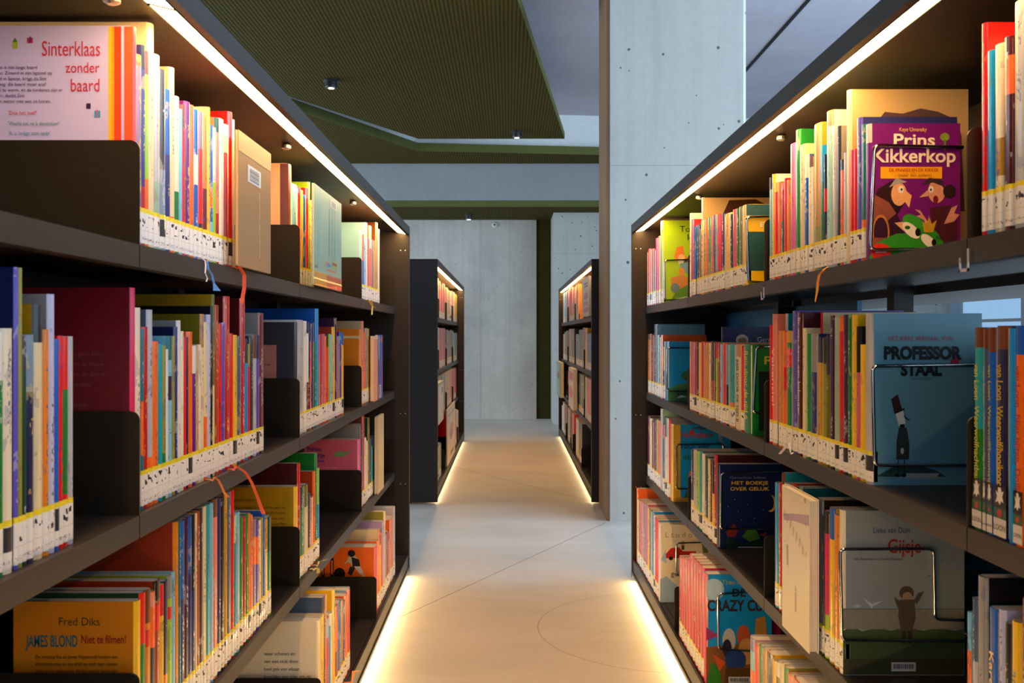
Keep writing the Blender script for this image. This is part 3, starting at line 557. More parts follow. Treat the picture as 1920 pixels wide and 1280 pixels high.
HERO_SAY = {
 'sinter': 'lavender picture book with red lettering and red spine behind the first divider, left top shelf',
 'pinkcover': 'pale pink book with a red blot behind the second divider on the left top shelf',
 'wave': 'pale aqua book with blue wave shapes behind the third divider, left top shelf',
 'maroon': 'large maroon book with faint text standing behind the first divider, left second shelf',
 'salmonpanel': 'black book with a salmon text panel behind the second divider, left second shelf',
 'orangecover': 'plain orange book with white barcode sticker behind the third divider, left second shelf',
 'jamesblond': 'amber book with blue and red lettering above black text on the left third shelf',
 'yellowback': 'mustard yellow book with black paragraph of text behind the second divider, left third shelf',
 'floortje': 'pink book with purple lettering and green dragon on the left third shelf',
 'scheten': 'ivory book with black lines of text at the front of the left bottom shelf',
 'elf': 'orange book with black 11 and football player on the left bottom shelf',
 'toen': 'lime book with a bearded gnome on its cover, far end of right top shelf',
 'darkphoto': 'large dark brown photo book rising behind yellow spines on the right top shelf',
 'eenmo': 'yellow and teal book with a grey animal in a hat on right top shelf',
 'blot': 'tall cream book with a purple brown blot behind the frog book, right top shelf',
 'kikker': 'purple picture book with green frog cover held by a wire on the right top shelf',
 'bluebook': 'bright blue book with trees and birds on its cover, far end of right second shelf',
 'navystars': 'starry navy book with round emblem rising behind red spines on the right second shelf',
 'reistwo': 'thick cream spine with upright black lettering beside the green book, right second shelf',
 'reissix': 'thick green book with yellow spine lettering behind a wire, right second shelf',
 'vakantie': 'tall salmon spine with pale lettering near the second divider, right second shelf',
 'kabouter': 'tall burgundy spine with pale lettering beside a violet one, right second shelf',
 'iedereen': 'emerald spine with pale capital letters in the middle of the right second shelf',
 'decream': 'pale beige book with blue cursive letters rising behind green spines, right second shelf',
 'staal': 'pale blue picture book with thin man in a top hat, right second shelf',
 'wolfone': 'turquoise and green spine with brown cap beside the first divider, right second shelf',
 'wolfthree': 'narrow slate spine with brown cap and ghost sticker on the right second shelf',
 'wolfbom': 'blue spine with brown cap and yellow lettering between slate and navy ones, right second shelf',
 'wolfhooi': 'wide navy spine with brown cap and yellow lettering on the right second shelf',
 'dolf': 'orange spine with blue cap at the frame edge of the right second shelf',
 'mijn': 'pale mint book with green capitals rising behind the story book, right third shelf',
 'verhalen': 'sky blue story book with red title letters behind a wire, right third shelf',
 'geluk': 'midnight blue book with crescent moon and yellow capitals, right third shelf',
 'gijsje': 'misty pale picture book with a child and seagull behind wire, right third shelf',
 'karel': 'blue spine with golden author lettering at the near end of right third shelf',
 'rolf': 'yellow spine with black capital letters at the near end of right third shelf',
 'peper': 'orange book with pale script lettering at the far end of right bottom shelf',
 'auto': 'white book with a red car on its cover on the right bottom shelf',
 'crew': 'blue adventure book with dark title heading the pink row, right bottom shelf',
 'kiep': 'khaki yellow book with black lettering among yellow books on right bottom shelf'}
for key, bs in ROWS.items():
    srt = sorted(bs, key=lambda q: q['ya'])
    for n, b in enumerate(srt, 1):
        nb = srt[n - 2] if n > 1 else (srt[1] if len(srt) > 1 else None)
        t = b['yb'] - b['ya']
        size = 'thick' if t > 0.03 else 'tall' if b['h'] > 0.275 else 'slim' if t < 0.014 else 'short' if b['h'] < 0.2 else 'plain'
        bay = BAY4.get(key) or (BAY[key[2]] if len(key) == 3 and key[2] in BAY and key[0] != 'F' else 'from the near end')
        b['say'] = HERO_SAY.get(b['hero']) or '%s %s book beside %s one, %s %s, %s, %s' % (size, SAYC.get(b['colour'], b['colour']), SAYC.get(nb['colour'], nb['colour']) if nb else 'bare', ordinal(n), bay, CASE_SAY[b['case']], LEVEL[b['lv']])
        b['grp'] = 'books on the %s of the %s' % (LEVEL[b['lv']], CASE_SAY[b['case']])
rank = sorted(BOOKS, key=lambda q: -q['area'])
N_THINGS = 290
for i_, b in enumerate(rank): b['solo'] = i_ < N_THINGS

# ------------------------------------------------------------------ cover art: positions are fractions of the cover, origin bottom left
def T(s, u, v, hgt, c, w=None, al='l', bold=0.0): return ('text', s, u, v, hgt, c, w, al, bold)
def R(u0, v0, u1, v1, c): return ('poly', [(u0, v0), (u1, v0), (u1, v1), (u0, v1)], c)
def E(cu, cv, ru, rv, c, rot=0.0): return ('poly', [(cu + ru * math.cos(a) * math.cos(rot) - rv * math.sin(a) * math.sin(rot), cv + ru * math.cos(a) * math.sin(rot) + rv * math.sin(a) * math.cos(rot)) for a in [2 * math.pi * k / 26 for k in range(26)]], c)
def PG(pts, c): return ('poly', pts, c)
def paragraph(lines, u, v, hgt, step, c, w=None, al='l'): return [T(s, u, v - i * step, hgt, c, w, al) for i, s in enumerate(lines)]
def barcode(u, v, w, h_):
    out = [R(u, v, u + w, v + h_, 'white')]; x = u + w * 0.08; random.seed(3)
    while x < u + w * 0.9:
        q = w * random.choice((0.02, 0.04, 0.03)); out.append(R(x, v + h_ * 0.28, x + q, v + h_ * 0.8, 'black')); x += q + w * random.choice((0.02, 0.035))
    return out
SKIN, GREY2 = 'e8b07a', '5b5750'
ART = {}
ART['sinter'] = dict(text=[T('Sinterklaas', .52, .862, .07, 'c2262e', .305), T('zonder', .644, .785, .05, 'c2262e', .178), T('baard', .672, .700, .06, 'c2262e', .15)]
    + paragraph(['klaas is zijn lange baard', 'klaas. Zittend in zijn ligstoel op', 'rand in Spanje, krijgt de Sint', 'geving: die baard moet eraf!', 'veel te warm, en de kinderen zijn er', 'voor, denkt Sint.', 'eten weten niet wat ze horen.'], .268, .802, .0155, .0258, '3a1c2a')
    + [T("'Doe het niet!'", .345, .592, .020, 'cc4a28', .15), T("'Wacht tot na 5 december!'", .345, .544, .018, '3a8f78', .27), T("'Ik u krijgt zon spijt'", .345, .500, .018, '3a8fa8', .22)],
    art=[R(.867, 0, .884, 1, 'ffb62a'), R(.884, 0, .898, 1, 'f59a22'), R(.898, 0, .935, 1, 'e8431f'), R(.950, 0, .996, 1, 'ef5a35'),
         R(.365, .895, .392, .925, '9db52e'), PG([(.365, .925), (.378, .945), (.392, .925)], '3f6d2a'), R(.442, .92, .472, .945, 'b02840'), R(.454, .92, .462, .95, '2c3a90'), R(.752, .62, .775, .645, '3c1c40'), R(.795, .58, .825, .612, '2f8fc4'), R(.806, .58, .812, .617, 'd03a60')])
ART['kikker'] = dict(text=[T('Kaye Umansky', .33, .94, .030, 'e8c23a', .30), T('Prins', .27, .835, .09, 'f2e8d8', .45, 'l', .02), T('Kikkerkop', .045, .715, .10, 'f2e8d8', .90, 'l', .02), T('DE PRINSES EN DE KIKKER', .22, .645, .024, 'a8261c', .54, 'l', .01), T('(maar dan anders)', .32, .607, .024, '7a1c2c', .36)],
    art=[E(.83, .90, .05, .03, '7a9a30'), R(.82, .80, .845, .88, '5a7a20'), R(.13, .595, .80, .68, 'f2b01c'),
         PG([(.0, .36), (.10, .52), (.26, .58), (.34, .52), (.38, .40), (.30, .32), (.08, .30)], '241018'), PG([(.0, .22), (.10, .34), (.30, .34), (.40, .22), (.28, .10), (.0, .10)], '31122c'),
         PG([(.0, .36), (.06, .48), (.22, .42), (.30, .34), (.20, .28), (.02, .30)], '8a4c40'),
         E(.33, .48, .085, .085, SKIN), PG([(.38, .52), (.47, .47), (.44, .38), (.40, .42), (.36, .44)], SKIN), E(.35, .515, .032, .026, 'white'), E(.358, .515, .011, .01, 'black'), PG([(.22, .53), (.30, .60), (.42, .57), (.30, .55)], 'a8a4a0'),
         E(.74, .50, .095, .085, 'd89c86'), PG([(.66, .52), (.55, .455), (.68, .47)], 'd89c86'), E(.68, .515, .028, .026, 'white'), E(.678, .512, .01, .01, 'black'), E(.73, .44, .028, .03, '7a1020'), PG([(.58, .55), (.66, .60), (.80, .585), (.84, .50), (.80, .54), (.70, .565)], '3a2430'), E(.88, .50, .07, .05, '2a161c'),
         PG([(.66, .38), (.90, .40), (.97, .26), (.94, .0), (.74, .0), (.70, .22)], '4c1a28'),
         PG([(.66, .26), (.56, .36), (.50, .37), (.57, .33), (.52, .32), (.60, .29), (.63, .24)], 'd89c86'), PG([(.82, .26), (.90, .38), (.97, .40), (.93, .34), (.99, .33), (.93, .28)], 'd89c86'), PG([(.28, .27), (.40, .28), (.46, .24), (.38, .21)], SKIN),
         E(.13, .20, .095, .13, 'c07838'), E(.13, .20, .078, .11, '31122c'), R(.0, .09, .24, .16, '8a4c30'),
         PG([(.0, .02), (.10, .13), (.30, .19), (.60, .20), (.80, .14), (.90, .02), (.80, .0), (.0, .0)], '2f9428'), E(.50, .255, .14, .065, '38a22c', -.35), E(.66, .175, .12, .06, '2f9428', -.3), E(.46, .215, .105, .045, 'f4f0e4', -.45), E(.535, .20, .03, .03, 'black'), E(.65, .135, .09, .04, 'f4f0e4', -.45), E(.71, .125, .026, .026, 'black'),
         PG([(.60, .20), (.585, .28), (.63, .26), (.655, .32), (.685, .26), (.74, .29), (.70, .20)], 'c8a020'), PG([(.10, .06), (.40, .02), (.72, .03), (.40, .005)], '14581c'), E(.42, .235, .03, .014, '1f6c20'), E(.75, .16, .02, .012, '1f6c20'), E(.13, .055, .11, .065, 'd82a26'), R(.07, .05, .19, .058, 'f4c0b8')])
ART['staal'] = dict(text=[T('HET RARE VERHAAL VAN', .16, .84, .028, 'b03038', .58), T('PROFESSOR', .12, .735, .072, '0c0c0e', .70, 'l', .055), T('STAAL', .27, .640, .066, '0c0c0e', .37, 'l', .055), T('Hanneke van der Meer', .37, .615, .012, '1a2a38', .17)],
    art=[R(.0, .0, 1, .0005, 'sky'), E(.757, .715, .04, .032, 'c42048'), PG([(.05, .05), (.20, .105), (.42, .115), (.58, .09), (.68, .05)], '2a4a44'), R(.32, .04, .62, .07, '98a8a8'),
         PG([(.185, .50), (.245, .53), (.285, .44), (.215, .415)], '3a2020'), PG([(.215, .425), (.305, .45), (.308, .435), (.22, .41)], '1c1214'), PG([(.225, .415), (.295, .435), (.315, .36), (.255, .345)], 'd8dcd8'), PG([(.30, .41), (.34, .385), (.37, .39), (.335, .375), (.30, .40)], '2a2228'), R(.265, .335, .305, .355, '141414'),
         PG([(.255, .335), (.325, .335), (.35, .24), (.345, .15), (.23, .15), (.235, .25)], '2c3636'), PG([(.255, .32), (.232, .25), (.262, .19), (.285, .185), (.25, .25)], '222a2a'), E(.285, .20, .015, .018, 'c0b8a8'), R(.245, .06, .255, .15, '181c1c'), R(.30, .06, .31, .15, '181c1c'), E(.24, .058, .022, .01, '0c0c0c'), E(.30, .058, .022, .01, '0c0c0c'), PG([(.17, .075), (.18, .10), (.184, .075)], '101414'), PG([(.60, .05), (.62, .07), (.625, .05)], '101414')])
ART['gijsje'] = dict(text=[T('Lieke van Duin', .25, .865, .036, '2c4a72', .30), T('Gijsje', .37, .745, .085, 'b0341c', .27, 'l', .015), T('met illustraties van Sandra Klaassen', .09, .70, .016, '303848', .40)],
    art=[R(0, 0, 1, .22, '51603a'), PG([(0, .22), (0, .27), (.08, .30), (.16, .265), (.28, .29), (.4, .27), (.52, .295), (.66, .27), (.8, .29), (.92, .27), (1, .28), (1, .22)], '5a683c'), R(0, .40, 1, .405, '6a747c'), PG([(0, .28), (1, .28), (1, .40), (0, .40)], 'a29a86'), R(0, 0, 1, .10, '4a4a30'),
         E(.525, .50, .06, .042, '6b5340'), E(.53, .475, .04, .03, 'c09a78'), PG([(.47, .46), (.59, .46), (.60, .35), (.57, .26), (.48, .26), (.455, .36)], '6a5a4a'), PG([(.47, .45), (.42, .48), (.44, .43), (.46, .40)], '6a5a4a'), PG([(.58, .45), (.62, .50), (.67, .51), (.61, .43)], '6a5a4a'), R(.485, .19, .52, .27, '4a3a30'), R(.535, .19, .57, .27, '4a3a30'),
         PG([(.17, .47), (.24, .435), (.34, .455), (.25, .42), (.24, .405)], 'e0e4e4'), PG([(.08, .42), (.12, .435), (.16, .42), (.12, .41)], 'c8ccd0'), R(.66, .70, .69, .705, '5a86b0'), R(.80, .69, .82, .696, '5a86b0'), R(.88, .70, .90, .708, '5a86b0'), R(.70, .60, .72, .606, '4a7aa8')] + barcode(.40, .025, .20, .055))
ART['geluk'] = dict(text=[T('Geronimo Stilton', .18, .83, .03, '8090c0', .55), T('HET BOEKJE', .20, .76, .042, 'e0b83a', .56, 'l', .02), T('OVER GELUK', .18, .69, .042, 'e0b83a', .60, 'l', .02)],
    art=[E(.80, .535, .09, .10, 'd8b040'), E(.765, .545, .085, .10, '141c48'), PG([(.12, .20), (.24, .30), (.30, .22), (.26, .14), (.14, .14)], '8a2c1c'), PG([(.12, .14), (.40, .06), (.66, .10), (.90, .04), (.90, .0), (.10, .0)], '14301c'), PG([(.36, .14), (.46, .24), (.58, .22), (.64, .12), (.48, .08)], '4a8a22'), PG([(.62, .16), (.74, .20), (.72, .14)], '8a3a2c'), R(.30, .01, .68, .02, 'c0c4d0')]
    + [E(u, v, .006, .004, 'e8e8f0') for u, v in ((.15, .5), (.3, .44), (.45, .52), (.55, .36), (.68, .46), (.25, .58), (.9, .62), (.35, .34), (.9, .35))])
ART['verhalen'] = dict(text=[T('Verhalen', .12, .83, .085, 'c81f2c', .50, 'l', .012), T('voor vier', .12, .69, .085, '1c3c90', .52, 'l', .012), T('elz', .17, .545, .08, '1c7a3c', .18, 'l', .012)],
    art=[R(.0, .0, .13, 1, 'e6b628'), PG([(.3, .95), (.45, .98), (.62, .95), (.5, .93)], '3a5a78'), E(.32, .90, .045, .035, 'c83a2c'), PG([(.18, .05), (.34, .28), (.42, .30), (.44, .05)], '2c6a34'), E(.34, .36, .07, .05, 'd8733a'), E(.33, .33, .045, .045, 'e6ac82'), PG([(.62, .86), (.70, .88), (.68, .84)], 'b03030'), PG([(.75, .98), (.9, .9), (.85, .8), (.95, .7), (.8, .78)], '8aa4d8'), R(0, 0, 1, .06, 'd8a028')])
ART['toen'] = dict(text=[T('Toen', .38, .86, .075, '1c2a18', .42), T('klein', .55, .76, .075, '1c2a18', .44), T('Dorothee', .78, .70, .02, '2c3a20', .3)],
    art=[PG([(.25, .55), (.32, .68), (.45, .69), (.48, .58), (.62, .52), (.55, .48), (.38, .50)], 'd87a2c'), E(.42, .545, .08, .045, 'e6b890'), E(.44, .50, .09, .045, 'f0e8dc'), E(.66, .48, .2, .07, '5a4a54'), PG([(.38, .48), (.60, .50), (.62, .36), (.40, .36)], '6fa4c4'), E(.42, .38, .07, .05, 'd8934a'), PG([(.18, .30), (.40, .34), (.58, .30), (.62, .22), (.40, .16), (.20, .20)], 'c88a50'), PG([(.15, .0), (.3, .14), (.55, .22), (.8, .32), (1, .34), (1, 0)], '5c9434'), E(.28, .18, .10, .06, '6a8a98'), E(.80, .16, .12, .10, '8a5a3c'), PG([(.2, .04), (.5, .08), (.8, .05), (.6, .01)], 'a0b4a8')])
ART['eenmo'] = dict(text=[T('Geronimo', .52, .89, .05, 'e6cc40', .5), T('EEN MOL', .20, .72, .06, 'f0ece0', .5, 'l', .01)],
    art=[R(0, .86, 1, 1, '2c5860'), R(0, .28, .35, .66, '1f5458'), R(.0, .18, 1, .40, '254c50'), PG([(.36, .58), (.52, .62), (.50, .54), (.38, .52)], '5a5a60'), PG([(.28, .50), (.40, .54), (.60, .50), (.72, .42), (.62, .32), (.44, .38), (.36, .30), (.34, .42)], '6a5a58'), E(.52, .46, .045, .03, 'white'), PG([(.5, .36), (.64, .34), (.60, .28)], '8a5a90'), PG([(.36, .34), (.66, .34), (.70, .16), (.34, .16)], '403036'), PG([(.25, .16), (.35, .16), (.38, .40)], '403036'), R(0, .0, 1, .06, 'e8c020'), E(.70, .13, .14, .09, '8aa030')])
ART['blot'] = dict(text=[], art=[PG([(.18, .30), (.22, .80), (.30, .87), (.45, .86), (.60, .89), (.75, .87), (.88, .83), (.94, .74), (.97, .30)], '5d4650'), PG([(.20, .55), (.26, .74), (.55, .72), (.62, .55)], '4a4668')] + [E(.3 + .07 * k, .64 + .05 * ((k * 7) % 4), .004, .003, 'd8cfc8') for k in range(9)])
ART['darkphoto'] = dict(text=[], art=[PG([(0, .75), (.25, .80), (.35, .97), (.7, .98), (.9, .9), (1, .8), (1, 1), (0, 1)], 'b39a6e'), PG([(.0, .5), (.2, .72), (.3, .7), (.35, .55), (.2, .5)], 'c0a878'), E(.6, .72, .2, .1, '241812')])
ART['bluebook'] = dict(text=[T('De', .45, .17, .06, '10242c', .14), T('van Beth', .2, .10, .06, '10242c', .5)], art=[R(0, .0, 1, .22, '3f7c50'), PG([(.0, .2), (.3, .3), (.6, .28), (1, .2)], '4c8a58'), E(.5, .42, .2, .09, '3c7458'), E(.8, .40, .15, .08, '2f604c'), PG([(.45, .28), (.9, .30), (.85, .40), (.55, .40)], '4a443c')] + [E(.2 + .05 * k, .78 + .03 * ((k * 5) % 4), .012, .006, '142c4a') for k in range(12)] + [PG([(.2, .05), (.45, .07), (.3, .1)], 'd8e8e8')])
ART['reissix'] = dict(text=[T('Reis', .20, .78, .09, 'e8dc30', .4, 'l', .015)], art=[R(.12, .05, .98, .70, '12301c'), E(.55, .35, .25, .2, '3c5a30'), E(.45, .42, .1, .1, '7a4a30'), R(.3, .55, .36, .7, '0c1810'), R(.6, .55, .66, .7, '0c1810')], spine=('Reis door de tijd 6', 'e8dc30', .6, .16, .92))
ART['reistwo'] = dict(text=[], art=[], spine=('REIS DOOR DE TIJD II', '1c1c20', .55, .1, .82))
ART['vakantie'] = dict(text=[], art=[], spine=('Vakantie!', 'fff4e0', .8, .3, .75))
ART['kabouter'] = dict(text=[], art=[], spine=('Er was eens een kabouter', 'ffe6cc', .75, .28, .96))
ART['iedereen'] = dict(text=[], art=[], spine=('IEDEREEN EN STIJF', 'c8e0c0', .55, .2, .75))
def wolf(s, c): return dict(text=[], art=[], spine=(s, c, .62, .22, .82), ghost=True)
ART['wolfone'] = wolf('van Loon  Weerwolfnachtbaan', 'd8cc40'); ART['wolfbom'] = wolf('van Loon  Weerwolf/bommetje!', 'e6c83a'); ART['wolfhooi'] = wolf('van Loon  Weerwolf/hooikoorts', 'e6c020')
ART['wolfthree'] = wolf('van Loon  Weerwolfgeheim', 'c8c0b0'); ART['dolf'] = wolf('van Loon  Niet bijten, Dolfje!', 'a83018')
ART['karel'] = dict(text=[], art=[], spine=('Karel Verleyen', 'e0b050', .6, .3, .8)); ART['rolf'] = dict(text=[], art=[], spine=('ROLF VERMOOREN', '20283c', .5, .3, .78))
ART['navystars'] = dict(text=[T('Geronimo Stilton', .42, .84, .055, 'e8e4f0', .56)], art=[E(.24, .86, .075, .06, 'c8b8a8'), E(.24, .85, .05, .035, '8a6a50'), R(.42, .815, .95, .82, 'd0d0e0')] + [E(.1 + .08 * k, .70 + .04 * ((k * 3) % 5), .004, .003, 'd0d8f0') for k in range(11)])
ART['decream'] = dict(text=[T('Arnold', .42, .86, .05, '8a2c24', .3), T('De', .16, .70, .10, '1c2c5c', .24)], art=[])
ART['mijn'] = dict(text=[T('MIJN EI', .12, .80, .06, '3c8a5c', .6)], art=[])
ART['peper'] = dict(text=[T('Spaanse', .16, .80, .075, 'd8b8c0', .6, 'l', .01), T('peper', .40, .66, .075, 'e0a040', .5, 'l', .01)], art=[])
ART['auto'] = dict(text=[T('geheim', .2, .34, .07, '2c3430', .4), T('L t u d o d', .1, .84, .07, '9c9c98', .6)], art=[PG([(.1, .62), (.2, .70), (.35, .71), (.42, .66), (.66, .66), (.68, .58), (.1, .57)], 'c82428'), E(.2, .57, .04, .025, '201820'), E(.56, .57, .04, .025, '201820'), E(.42, .76, .04, .035, 'd8a880'), R(.395, .68, .445, .735, '48402c'), PG([(.0, .0), (.0, .30), (.12, .34), (.3, .22), (.6, .12), (1, .1), (1, 0)], 'a9c4dc'), PG([(.72, .3), (.80, .6), (.72, .95), (.85, .95), (.92, .3)], '7a8458'), PG([(.02, .55), (.10, .68), (.12, .5)], 'a9c8e0')])
ART['crew'] = dict(text=[T('Thea Stilton', .24, .91, .042, 'd8c048', .48), T('DE', .40, .80, .07, '30181c', .2, 'l', .03), T('CRAZY CUP', .02, .67, .10, '3c2018', .94, 'l', .03)], art=[E(.12, .86, .16, .10, 'b8d8e8'), E(.8, .88, .18, .08, 'b8d8e8'), PG([(.0, .34), (1, .40), (1, 0), (0, 0)], '8a5a2c'), PG([(.0, .40), (.2, .44), (.0, .52)], 'a03a78'), E(.35, .40, .10, .11, 'd8d0c8'), E(.32, .33, .07, .08, '30303c'), E(.57, .44, .10, .10, 'c85a38'), PG([(.72, .32), (.95, .36), (.9, .62), (.76, .60)], 'b8883c'), E(.62, .30, .13, .12, 'd8a058'), E(.45, .22, .16, .10, '2f4c90'), PG([(.0, .0), (.08, .20), (.2, .16), (.24, .0)], '3c8a30'), PG([(.1, .28), (.3, .2), (.2, .12)], 'd85a2c'), PG([(.28, .0), (.9, .0), (.95, .14), (.3, .16)], '6a4820')] + barcode(.34, .01, .34, .06))
ART['kiep'] = dict(text=[T('KIEP', .10, .80, .06, '2c1c18', .2, 'l', .02)], art=[E(.2, .66, .06, .04, '2c1c18'), E(.2, .655, .045, .03, 'c8b040')])
ART['pinkcover'] = dict(text=[], art=[PG([(.0, .0), (.0, .42), (.2, .46), (.35, .40), (.6, .47), (.75, .42), (.85, .44), (.85, 0)], 'd2203a'), R(.90, 0, 1, 1, '6a3c3c')])
ART['wave'] = dict(text=[], art=[PG([(.0, .0), (.0, .55), (.25, .50), (.55, .44), (.62, .56), (.75, .42), (.85, .50), (1, .45), (1, 0)], '3f9fd8'), E(.2, .80, .4, .06, '3f9fd8', .2)])
ART['maroon'] = dict(text=paragraph(['avonden ze geen kleur,', 'waren zwart en blauw,', 'Dan bouwen de Gerrit', 'summiduizenden,', 'en in staan,', 'zon, en pluimen', 'en een lange werkelijk', 'als sterke weg', 'vertelt'], .55, .70, .02, .045, '8a4a56') + paragraph(['Door woord', 'Dianne Griffin', 'Tegin'], .55, .18, .02, .045, '907020'), art=[R(.90, 0, .93, 1, 'maroon')])
ART['salmonpanel'] = dict(text=paragraph(['hoogte kunnen', 'te oktaaven. En een', 'andere bespaart daar onze', 'die heel bourne kwie', 'op een bijzonderheid', '', 'samen met lingte. Voor', 'iedereen die samen is'], .30, .72, .022, .05, '3a2420'), art=[R(.0, .1, .78, .80, 'c08070'), R(.40, .1, .66, .36, '241a1c'), R(.44, .1, .62, .31, 'c08070'), E(.53, .2, .04, .05, '241a1c')])
ART['orangecover'] = dict(text=[], art=[R(.0, .88, 1, .91, 'e8d8b0')] + barcode(.62, .30, .26, .16))
ART['jamesblond'] = dict(text=[T('Fred Diks', .37, .86, .05, '4c4420', .33), T('JAMES BLOND', .10, .735, .07, '1f6a78', .42, 'l', .02), T('Niet te filmen!', .55, .755, .05, 'a02018', .36, 'l', .015)]
    + paragraph(['De tweeling Eva en James Klipperveld hebben een', 'detectivebureau en zijn altijd op zoek naar nieuwe', 'zaken om te onderzoeken. Als hun vriendin Jasmijn een', 'dure merk zoekt met haar crossfiets onder de glazen', 'op de hoes ligt, besluit de James niet geloven dat het', 'toeval of pech is. Ze zijn vastbesloten om de dader te', 'pakken te krijgen! Ondertussen wordt er bij hun thuis', 'casting gefilmd voor een real-life-serie, waarin hun', 'moeder de hoofdrol speelt. En zo doen ook een grote', 'prijsvraag, die hen ook nog de splinternieuwe fiets', 'van Max uit de schuur wordt gejat, krijgen', 'De speurders het druk!'], .18, .665, .022, .0415, '2a1c08', .66),
    art=[E(.80, .03, .05, .05, '2a4a48'), PG([(.9, .0), (.93, .10), (.98, .12), (.96, .0)], '3c3c14')])
ART['yellowback'] = dict(text=[T('Vreemde dagen vol verhalen', .10, .855, .03, '2a2208', .42)] + paragraph(['wanneer die dag nu kwam, die geloofd kan gaan om', 'alle familie te doen naar uit zoekje van alle hoeken', 'dansende geschiedenis en lange dieren verhaal, maar', 'daar zegt opa en oma. De aardige dag van oom Pier', 'waar het dier is. Je zou niet elke dag zomaar, een', 'Mag. Naar waar die trap en, boven. De hulp te', 'geen wonder, te plaatsen te bezoeken. De', 'van een samen. De grote familie'], .10, .78, .026, .055, '2a2208', .78), art=[R(.93, 0, .97, 1, 'b89a18')])
ART['floortje'] = dict(text=[T('Prinses', .06, .84, .065, '4a2a8a', .26, 'l', .02), T('Floortje', .10, .755, .065, '4a2a8a', .28, 'l', .02), T('en de draak', .10, .69, .04, '4a2a8a', .28, 'l', .015)] + paragraph(['Prinses Floortje', 'woont in een kasteel met paard', 'zij speelt', 'Prinses Floortje wordt getroffen', 'zij ging op de draak naar de toren', 'met die spannend, maar die lieve', 'is dit leuk'], .36, .60, .022, .048, 'd8a8c0'), art=[E(.66, .80, .12, .04, '7aa060'), PG([(.74, .82), (.86, .86), (.80, .79)], '7aa060'), PG([(.54, .78), (.60, .83), (.66, .80)], '7aa060'), E(.14, .42, .06, .06, 'c89a60'), R(.12, .30, .17, .37, '8a5a70')])
ART['scheten'] = dict(text=paragraph(['waar scheten en', 'van een stuk door.', 'beel gek van elkaar.', 'bereiden een plan om de', 'stoppen met die viezigheid.', 'voor plaksnoep, droge koekjes', 'en rotte eieren.'], .36, .70, .030, .068, '2a241e'), art=[R(.80, .02, 1.0, .32, 'ded4c0'), R(.81, .03, .99, .31, 'e8dcc6'), PG([(.20, .10), (.26, .13), (.25, .07)], '141414')])
ART['elf'] = dict(text=[T('11', .14, .58, .26, '1a1210', .20, 'l', .05), T('11', .155, .60, .22, 'e07a28', .17, 'l', .0)], art=[E(.43, .61, .09, .09, '14100e'), PG([(.60, .92), (.66, .90), (.74, .80), (.72, .72), (.66, .70), (.58, .78), (.50, .76), (.55, .80)], 'd8c8a8'), E(.62, .91, .06, .05, '1c1210'), PG([(.62, .86), (.74, .82), (.76, .72), (.64, .70)], '241a18'), PG([(.66, .72), (.76, .72), (.82, .60), (.76, .60)], 'e0d8cc'), PG([(.76, .62), (.82, .62), (.88, .50), (.84, .48)], 'd8a880'), E(.87, .48, .05, .025, '181010'), PG([(.60, .72), (.68, .70), (.62, .58), (.56, .62)], '2a1c1a'), PG([(.5, .40), (.7, .42), (.95, .40), (.7, .385)], '5a6a20'), R(.10, .33, .95, .335, 'f0a060'), R(.10, .30, .9, .305, 'f0a060')])

